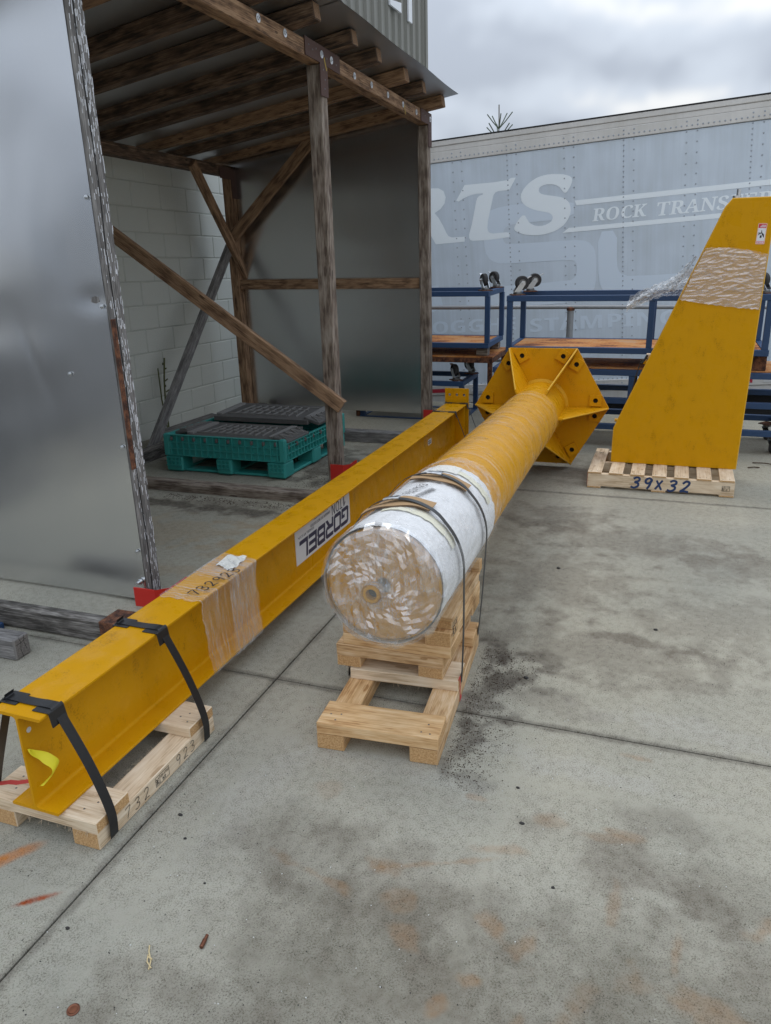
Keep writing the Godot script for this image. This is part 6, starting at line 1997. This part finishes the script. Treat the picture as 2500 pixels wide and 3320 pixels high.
	# cardboard pads and straps over the wrapped end
	for q in [["near", 1.315, 1.215, -0.72, 0.45], ["far", 0.955, 0.86, -0.38, 0.68]]:
		var cb := func(u: float, v: float) -> Vector3:
			var a := lerpf(q[3], q[4], u)
			var rr: float = r + 0.020 + 0.003 * sin(u * 9.0 + v * 3.0) + 0.006 * pow(absf(u - 0.5) * 2.0, 4.0)
			return Vector3(sin(a) * rr, cos(a) * rr, lerpf(q[1], q[2], v) + 0.008 * sin(u * 5.0))
		var cu := func(u: float, v: float) -> Vector3: return cb.call(1.0 - u, v) * Vector3(0.975, 0.975, 1)
		var edge := mb(M.cardboard).grid(28, 8, cb, false, Vector2(3, 1)).grid(28, 8, cu, false, Vector2(3, 1))
		edge.mat(M.cardboard_edge)
		for side in [0.0, 1.0]:
			for i in 28:
				var p0: Vector3 = cb.call(i / 28.0, side)
				var p1: Vector3 = cb.call((i + 1) / 28.0, side)
				var s := Vector3(0.975, 0.975, 1)
				if side == 0.0:
					edge.quad(p0 * s, p1 * s, p1, p0)
				else:
					edge.quad(p1 * s, p0 * s, p0, p1)
		solo("cardboard_pad", edge.mesh(), Transform3D(basis, c), "piece of brown cardboard under the %s black strap on the white wrapped mast" % ("nearer" if q[0] == "near" else "farther"), "cardboard", "cardboard pads on the mast")
	mast_strap(Transform3D(basis, c), "black strap and zinc buckle round the wrapped mast, nearer the camera", 1.275, 0.05, Vector3(-0.633, 0.0, -2.445), -0.30)
	mast_strap(Transform3D(basis, c), "black strap and zinc buckle round the wrapped mast, farther along", 0.91, 0.035, Vector3(-0.662, 0.0, -2.82), -0.06)


func mast_strap(f: Transform3D, label: String, s: float, skew: float, foot: Vector3, buckle: float) -> void:
	var t := thing("strap", label, "strap", Transform3D(Basis(), Vector3(f.origin.x, 0, foot.z)), "straps round the mast")
	var o := t.position
	var r := 0.2125
	var w := 0.024
	var k := mb(M.grey_strap)
	var pts := []
	var ns := []
	var a1 := 1.58
	var left: Vector3 = Vector3(f.origin.x * 2.0 - foot.x - 0.10, 0.0, foot.z - 0.0)
	pts.append(left)
	ns.append(Vector3(-1, 0, 0))
	for i in 41:
		var a := lerpf(-1.66, a1, i / 40.0)
		var rr := r - 0.0045 * smoothstep(0.55, 0.8, absf(a)) - 0.001
		pts.append(f * Vector3(sin(a) * rr, cos(a) * rr, s + skew * sin(a) * 0.7))
		ns.append(f.basis * Vector3(sin(a), cos(a), 0))
	var tip: Vector3 = pts[-1]
	for i in range(1, 6):
		pts.append(tip.lerp(Vector3(foot.x, 0.02, foot.z), i / 5.0) + Vector3(0.004 * sin(i * 0.6), 0, 0))
		ns.append(Vector3(1, 0.1, 0))
	var zz := f.basis.z
	for i in pts.size() - 1:
		var h: Vector3 = zz * w * 0.5
		var t0: Vector3 = ns[i].normalized() * 0.0014
		var t1: Vector3 = ns[i + 1].normalized() * 0.0014
		var a: Vector3 = pts[i] - o
		var b: Vector3 = pts[i + 1] - o
		k.quad(a + t0 + h, b + t1 + h, b + t1 - h, a + t0 - h)
		k.quad(a - h, b - h, b + h, a + h)
		k.quad(a + h, b + h, b + t1 + h, a + t0 + h)
		k.quad(a - h + t0, b - h + t1, b - h, a - h)
	part(t, "webbing", k.mesh())
	var q := mb(M.zinc)
	var rr := r + 0.003
	for j in 3:
		var a := buckle + j * 0.085
		q.box(Vector3(0.021, 0.007, 0.027), 0.002, Transform3D(f.basis * Basis(Vector3.BACK, -a), f * Vector3(sin(a) * rr, cos(a) * rr, s + skew * sin(a) * 0.7) - o))
	q.box(Vector3(0.055, 0.005, 0.021), 0.0015, Transform3D(f.basis * Basis(Vector3.BACK, -(buckle + 0.085)), f * Vector3(sin(buckle + 0.085) * rr, cos(buckle + 0.085) * rr, s + skew * sin(buckle) * 0.7) - o))
	part(t, "buckle", q.mesh())


# ------------------------------------------------------------------ the tall jib head on its pallet
func make_head() -> void:
	var p := thing("slatted_pallet", "pale slatted pallet under the tall yellow steel piece, marked in blue paint", "pallet", at(-0.463, -0.004, -5.18))
	var pine: Material = M.pine_pale
	for k in 7:
		var x := 0.0 + k * 0.1378
		var dk := lumber(p, "deck_board", Vector3(x, 0.101, -0.64), Vector3(x + 0.09, 0.115, 0.005), pine, true)
		nails(dk, [], 0.0)
		nails(p, [Vector2(x + 0.02, -0.02), Vector2(x + 0.06, -0.025), Vector2(x + 0.03, -0.32)], 0.115)
	for z in [0.0, -0.3, -0.6]:
		lumber(p, "stringer", Vector3(0.0, 0.0145, z - 0.036), Vector3(0.92, 0.1005, z), M.pine_pale, false)
	for x in [0.0, 0.415, 0.83]:
		lumber(p, "bottom_board", Vector3(x, 0.0, -0.64), Vector3(x + 0.09, 0.014, 0.002), pine, true)
	handwriting(p, "39", at(0.285, 0.022, 0.001), 0.072, 1.05, 0.014, M.ink_blue, 0.25)
	handwriting(p, "X", at(0.44, 0.022, 0.001), 0.06, 1.0, 0.013, M.ink_blue, 0.1)
	handwriting(p, "32", at(0.515, 0.016, 0.001), 0.072, 1.1, 0.014, M.ink_blue, 0.25)
	stamp(p, at(0.845, 0.04, 0.001), 0.045, 0.034)
	part(p, "red_paint_mark", mb(M.red_mark).box(Vector3(0.001, 0.08, 0.03), 0, at(-0.0006, 0.058, -0.016)).mesh())
	handwriting(p, "B3", Transform3D(Basis(Vector3.RIGHT, -PI / 2) * Basis(Vector3.BACK, 2.8), Vector3(0.062, 0.1155, -0.52)), 0.036, 0.9, 0.0028, M.ink, 0.1)

	var org := Vector3(0.07, 0.1115, -5.45)
	var t := thing("jib_bracket", "tall tapering yellow steel jib bracket standing on a slatted pallet, banded with film", "steel bracket", Transform3D(Basis(), org))
	var o := Transform3D(Basis(), -org)
	var outline := PackedVector2Array([Vector2(-0.331, 0.113), Vector2(0.467, 0.113), Vector2(0.507, 1.80), Vector2(0.270, 1.80), Vector2(0.236, 1.755), Vector2(-0.328, 0.352)])
	var inner := PackedVector2Array([Vector2(-0.318, 0.123), Vector2(0.456, 0.123), Vector2(0.496, 1.79), Vector2(0.275, 1.79), Vector2(-0.314, 0.352)])
	part(t, "front_plate", mb(M.yellow).prism(outline, -5.463, -5.45, o).mesh())
	part(t, "back_plate", mb(M.yellow).prism(outline, -5.70, -5.687, o).mesh())
	# edges of the box set back between the plates
	var k := mb(M.yellow)
	for i in inner.size():
		var a := inner[i]
		var b := inner[(i + 1) % inner.size()]
		k.quad(o * Vector3(a.x, a.y, -5.687), o * Vector3(b.x, b.y, -5.687), o * Vector3(b.x, b.y, -5.463), o * Vector3(a.x, a.y, -5.463))
	part(t, "edge_web", k.mesh())
	part(t, "edge_bead", mb(M.yellow_edge).tube([o * Vector3(0.507, 1.8, -5.4565), o * Vector3(0.27, 1.8, -5.4565), o * Vector3(0.236, 1.755, -5.4565), o * Vector3(-0.328, 0.352, -5.4565), o * Vector3(-0.331, 0.113, -5.4565)], 0.0068, 6).mesh())
	part(t, "edge_bead", mb(M.yellow_edge).tube([o * Vector3(0.468, 0.113, -5.4565), o * Vector3(0.508, 1.8, -5.4565)], 0.0068, 6).mesh())
	part(t, "sling_bolt", mb(M.zinc).tube([o * Vector3(0.305, 1.79, -5.57), o * Vector3(0.305, 1.86, -5.57)], 0.0125, 8).tube([o * Vector3(0.290, 1.79, -5.56), o * Vector3(0.290, 1.822, -5.56)], 0.02, 6).mesh())
	# warning sticker
	var w := 0.05
	var h := 0.12
	var sf := o * Transform3D(Basis(Vector3.BACK, -0.035), Vector3(0.4235, 1.537, -5.4495))
	var st := mb(M.label_peach)
	st.prism(rounded([Vector2(0, 0), Vector2(w, 0), Vector2(w, h), Vector2(0, h)]) if false else PackedVector2Array([Vector2(0.003, 0), Vector2(w - 0.003, 0), Vector2(w, 0.003), Vector2(w, h - 0.003), Vector2(w - 0.003, h), Vector2(0.003, h), Vector2(0, h - 0.003), Vector2(0, 0.003)]), 0, 0.0006)
	var sticker := part(t, "warning_sticker", st.mesh(), sf, "small warning sticker with a crushed hand picture, upside down")
	part(sticker, "print", mb(M.label_red).prism(PackedVector2Array([Vector2(0.004, 0.093), Vector2(0.046, 0.093), Vector2(0.046, 0.116), Vector2(0.004, 0.116)]), 0.0009, 0.0009).mesh())
	part(sticker, "print", mb(M.label_white).prism(PackedVector2Array([Vector2(0.004, 0.019), Vector2(0.046, 0.019), Vector2(0.046, 0.092), Vector2(0.004, 0.092)]), 0.0009, 0.0009).mesh())
	part(sticker, "print", mb(M.label_pink).prism(PackedVector2Array([Vector2(0.004, 0.005), Vector2(0.046, 0.005), Vector2(0.046, 0.018), Vector2(0.004, 0.018)]), 0.0009, 0.0009).mesh())
	part(sticker, "print", mb(M.label_white).prism(PackedVector2Array([Vector2(0.034, 0.014), Vector2(0.0425, 0.014), Vector2(0.038, 0.007)]), 0.0012, 0.0012).stroke([Vector2(0.022, 0.109), Vector2(0.043, 0.109)], 0.0028, 0.0012).stroke([Vector2(0.016, 0.104), Vector2(0.043, 0.104)], 0.0028, 0.0012).stroke([Vector2(0.013, 0.099), Vector2(0.043, 0.099)], 0.0028, 0.0012).mesh())
	lettering(sticker, "print", "WARNING", "Droid Sans", 700, 0.026, 0.006, M.label_white, Transform3D(Basis(Vector3.BACK, PI), Vector3(0.033, 0.0145, 0.0011)), 0, 0.0004)
	var hand := mb(M.ink)
	hand.prism(PackedVector2Array([Vector2(0.022, 0.078), Vector2(0.0255, 0.081), Vector2(0.0275, 0.068), Vector2(0.040, 0.056), Vector2(0.042, 0.038), Vector2(0.038, 0.040), Vector2(0.028, 0.056), Vector2(0.024, 0.064)]), 0.0012, 0.0012)
	hand.prism(PackedVector2Array([Vector2(0.018, 0.037), Vector2(0.029, 0.037), Vector2(0.0285, 0.052), Vector2(0.024, 0.05), Vector2(0.0185, 0.052)]), 0.0014, 0.0014)
	hand.stroke([Vector2(0.024, 0.066), Vector2(0.014, 0.064), Vector2(0.008, 0.067)], 0.003, 0.0016)
	hand.stroke([Vector2(0.022, 0.061), Vector2(0.013, 0.058), Vector2(0.008, 0.053)], 0.003, 0.002)
	hand.stroke([Vector2(0.014, 0.061), Vector2(0.008, 0.060)], 0.003, 0.0024)
	part(sticker, "print", hand.mesh())
	# the band of crumpled film
	var n := noise(171, 3.2, 4)
	var rg := noise(172, 4.5, 4)
	rg.fractal_type = FastNoiseLite.FRACTAL_RIDGED
	for lay in 2:
		var band := func(u: float, v: float) -> Vector3:
			# bottom to top along v; u runs left to right across the front, then round the sides
			var yl := lerpf(1.212, 1.50 + 0.02 * lay, v)
			var yr := lerpf(1.150, 1.478 - 0.02 * lay, v)
			var uu := clampf((u - 0.08) / 0.86, 0.0, 1.0)
			var yy := lerpf(yl, yr, uu) + 0.03 * sin(uu * PI) * (v - 0.15) + 0.006 * n.get_noise_2d(u * 5.0, v * 0.7 + lay * 4.0)
			var xl := -0.331 + (yy - 0.345) * (0.567 / 1.405)
			var xr := 0.467 + (yy - 0.113) * (0.04 / 1.687)
			var x := lerpf(xl - 0.004, xr + 0.004, uu)
			var wv: float = rg.get_noise_2d(u * 0.7 + yy * 0.6 + lay * 2.0, yy * 4.6 - u * 0.45) * 0.0045 + n.get_noise_2d(u * 1.6 + 7.0 * lay, yy * 9.0) * 0.002
			var zz := -5.4475 + 0.003 * lay + maxf(0.0, 0.0055 + wv)
			if u < 0.08:
				zz = lerpf(-5.69, -5.447, u / 0.08)
			elif u > 0.94:
				zz = lerpf(-5.447, -5.69, (u - 0.94) / 0.06)
			return o * Vector3(x, yy, zz)
		part(t, "film_band", (mb(M.film_band).grid(110, 110, band) if lay == 0 else mb(M.film_gloss).grid(70, 90, band)).mesh(), ID, "crumpled clear film band round the jib head")
	# its loose tail, hanging out to the left
	for lay in 2:
		var tail := func(u: float, v: float) -> Vector3:
			var a := Vector3(0.07, 1.34 - 0.06 * lay, -5.57)
			var m := Vector3(-0.12, 1.265, -5.53)
			var b := Vector3(-0.30, 1.165 + 0.015 * lay, -5.50)
			var q: Vector3 = a.lerp(m, u).lerp(m.lerp(b, u), u)
			var wd := lerpf(0.14, 0.07, u) * (1.0 - 0.25 * sin(u * 5.0))
			var s := (v - 0.45)
			q += Vector3(0.25 * s * wd, s * wd, 0.03 * sin(v * 9.0 + u * 4.0 + lay))
			q += Vector3(0.0, 1.0, 0.6) * rg.get_noise_2d(u * 1.1 + lay * 5.0, v * 0.55) * 0.014
			q.z += n.get_noise_2d(u * 3.0, v * 4.0 + lay) * 0.02
			return o * q
		part(t, "film_tail", mb(M.film_tail if lay == 0 else M.film_gloss).grid(60, 30, tail).mesh(), ID, "loose tail of clear film")
	var peak := func(u: float, v: float) -> Vector3:
		var a := Vector3(-0.02, 1.28, -5.56).lerp(Vector3(0.10, 1.47, -5.56), v)
		var wd := 0.055 * (1.0 - v) + 0.008
		return o * (a + Vector3(-wd * (1.0 - u), -wd * 0.5 * u + 0.01 * rg.get_noise_2d(u, v), 0.03 * n.get_noise_2d(u * 2.0, v * 3.0)))
	part(t, "film_tail", mb(M.film_tail).grid(16, 30, peak).mesh())
	# lug with pads on the sloping edge and the strap hanging from it
	part(t, "lug", mb(M.yellow).box(Vector3(0.075, 0.022, 0.06), 0.002, o * at(-0.135, 0.795, -5.57)).box(Vector3(0.02, 0.06, 0.05), 0.002, o * at(-0.105, 0.77, -5.57)).mesh())
	part(t, "lug_block", mb(M.pine_pale).box(Vector3(0.055, 0.03, 0.05), 0.002, o * at(-0.130, 0.835, -5.57)).mesh())
	part(t, "lug_strap", mb(M.grey_strap).tube([o * Vector3(-0.10, 0.818, -5.545), o * Vector3(-0.165, 0.818, -5.545), o * Vector3(-0.19, 0.80, -5.55), o * Vector3(-0.215, 0.70, -5.56), o * Vector3(-0.235, 0.585, -5.57)], 0.004, 6).tube([o * Vector3(-0.15, 0.845, -5.545), o * Vector3(-0.172, 0.80, -5.545), o * Vector3(-0.185, 0.79, -5.545)], 0.008, 6).mesh())
	part(t, "side_stud", mb(M.yellow_edge).tube([o * Vector3(-0.335, 0.385, -5.57), o * Vector3(-0.295, 0.385, -5.57)], 0.012, 10).mesh())


# ------------------------------------------------------------------ small things lying on the yard
func make_debris() -> void:
	solo("steel_disc", mb(M.brass).lathe([Vector2(0, 0.0), Vector2(0.0145, 0.0), Vector2(0.0145, 0.002), Vector2(0.012, 0.0035), Vector2(0.009, 0.0025), Vector2(0, 0.0028)], 24).mesh(), Transform3D(Basis(Vector3.RIGHT, 0.08), Vector3(-1.131, 0.001, -0.936)), "round brown metal disc on the concrete at the bottom left", "metal disc")
	var b := solo("brass_fitting", mb(M.brass).lathe([Vector2(0, 0), Vector2(0.0045, 0.0), Vector2(0.0055, 0.003), Vector2(0.0055, 0.022), Vector2(0.0035, 0.025), Vector2(0.0042, 0.028), Vector2(0.0042, 0.036), Vector2(0, 0.037)], 14).mesh(), Transform3D(Basis(Vector3.UP, 1.75) * Basis(Vector3.BACK, PI / 2), Vector3(-0.943, 0.0058, -1.18)), "small tapered brown metal fitting lying on the open concrete", "metal fitting")
	b.position = Vector3(-0.945, 0.0058, -1.165)
	b.basis = Basis(Vector3(0.0, -1, 0), Vector3(-0.15, 0, -1).normalized(), Vector3(1, 0, -0.15).normalized())
	var g := mb(M.dry_grass)
	g.tube([Vector3(0.0, 0.002, 0.0), Vector3(0.012, 0.006, 0.02), Vector3(0.03, 0.004, 0.03)], 0.0016, 5)
	g.tube([Vector3(-0.012, 0.003, -0.022), Vector3(0.0, 0.007, -0.004), Vector3(0.018, 0.004, 0.014), Vector3(0.026, 0.002, 0.034)], 0.0018, 5)
	g.tube([Vector3(0.004, 0.004, 0.006), Vector3(0.02, 0.008, 0.012)], 0.002, 5)
	solo("straw_stalk", g.mesh(), at(-1.058, 0, -1.11), "pale dry stalk of straw on the concrete near the bottom", "straw")
	solo("white_stone", pebble(0.011, 4, M.stone_pale), at(0.054, 0.003, -1.31).translated(Vector3(0, 0, 0.02)), "small white stone at the bottom edge right of the middle", "stone")
	# dark pebbles: those one could point to
	for q in [[-1.265, -1.55, 0.007, "beside the joint just right of the near beam pallet"], [-1.195, -1.47, 0.005, "right of the near beam pallet, a step from the joint"], [-1.05, -1.345, 0.004, "on open concrete between the metal fitting and the near beam pallet"], [-1.30, -1.11, 0.006, "on the slab left of the joint below the near beam pallet"], [-0.33, -1.98, 0.006, "on the concrete right of the front pallet board"], [-0.29, -1.83, 0.007, "on a pale patch below the joint in the right foreground"], [-0.17, -1.62, 0.005, "in the middle of the rust stains in the right foreground"], [0.19, -1.06, 0.008, "largest near the bottom right corner"], [-0.45, -3.72, 0.010, "on the concrete right of the middle of the mast"], [0.04, -3.17, 0.009, "on the open slab in front of the slatted pallet"], [-0.42, -2.62, 0.010, "by the earth spilled beside the stacked pallets"]]:
		solo("dark_pebble", pebble(q[2], int(q[2] * 3000), M.stone_dark), at(q[0], q[2] * 0.25, q[1]), "small dark pebble " + q[3], "pebble", "dark pebbles on the concrete")
	var tw := mb(M.leaf)
	for i in 7:
		var p := Vector3(rng.randf_range(-0.05, 0.5), 0.006, rng.randf_range(-0.35, 0.3))
		var a := rng.randf_range(-0.4, 0.4)
		var e := Vector3(cos(a), 0, sin(a)) * rng.randf_range(0.08, 0.25)
		tw.tube([p, p + e * 0.5 + Vector3(0, 0.01, 0.02), p + e], 0.0045, 5)
	solo("twigs", tw.mesh(), at(0.52, -0.03, -5.95), "scatter of thin dead twigs on the concrete behind the slatted pallet", "twigs")
	# earth crumbs beside the pallets, and fine grit over the yard
	var k := PackedVector3Array()
	for i in 1500:
		var a := rng.randfn(0.0, 1.0)
		var s := rng.randf()
		k.append(Vector3(-0.575 + absf(a) * 0.09 - 0.05 * s, 0.0015, lerpf(-1.95, -2.82, s) + rng.randfn(0.0, 0.03)))
	for i in 260:
		k.append(Vector3(-0.46 + rng.randfn(0.0, 0.07), 0.002, -2.68 + rng.randfn(0.0, 0.07)))
	grit("earth_crumbs", k, 0.0014, M.leaf, "dark earth crumbs spilled along the right side of the stacked pallets")
	k = PackedVector3Array()
	for i in 1500:
		var z := -0.8 - 4.2 * pow(rng.randf(), 1.6)
		k.append(Vector3(rng.randf_range(-1.9, 0.55) + (z + 2.0) * -0.05, 0.001, z))
	grit("sand_grit", k, 0.0013, M.stone_dark, "fine dark grit scattered over the concrete")
	k = PackedVector3Array()
	for i in 420:
		var z := -0.8 - 4.0 * pow(rng.randf(), 1.6)
		k.append(Vector3(rng.randf_range(-1.9, 0.6), 0.001, z))
	grit("pale_grit", k, 0.0013, M.stone_pale, "fine pale grit scattered over the concrete")
	k = PackedVector3Array()
	for i in 500:
		var s := rng.randf()
		k.append(Vector3(lerpf(-3.1, -2.1, s), pad(-4.1) + 0.002, -4.16 + absf(rng.randfn(0.0, 0.07))))
	for i in 500:
		var q := Vector3(-2.25 + rng.randfn(0, 0.12), 0, -4.75 + rng.randfn(0, 0.35))
		q.y = pad(q.z) + 0.002
		k.append(q)
	grit("bark_debris", k, 0.0024, M.leaf, "dark bark and soil debris on the shed floor by the sleeper and the middle post")


func pebble(r: float, s: int, m: Material) -> ArrayMesh:
	var n := noise(s, 1.2, 2)
	var f := func(u: float, v: float) -> Vector3:
		var a := -u * TAU
		var b := (v - 0.5) * PI
		var d := Vector3(cos(a) * cos(b), sin(b), sin(a) * cos(b))
		return d * Vector3(1.0, 0.55, 0.75) * r * (1.0 + 0.5 * n.get_noise_3dv(d))
	return mb(m).grid(9, 6, f, true).mesh()


func grit(called: String, p: PackedVector3Array, r: float, m: Material, label: String) -> void:
	var mm := MultiMesh.new()
	mm.transform_format = MultiMesh.TRANSFORM_3D
	mm.mesh = pebble(r, 77, m)
	mm.instance_count = p.size()
	for i in p.size():
		var s := rng.randf_range(0.5, 1.7)
		mm.set_instance_transform(i, Transform3D(Basis(Vector3.UP, rng.randf() * TAU).scaled(Vector3(s, s * 0.8, s)), p[i]))
	var o := MultiMeshInstance3D.new()
	o.name = numbered(called)
	o.multimesh = mm
	o.set_meta("kind", "stuff")
	tag(o, label, "debris")
	add_child(o, true)
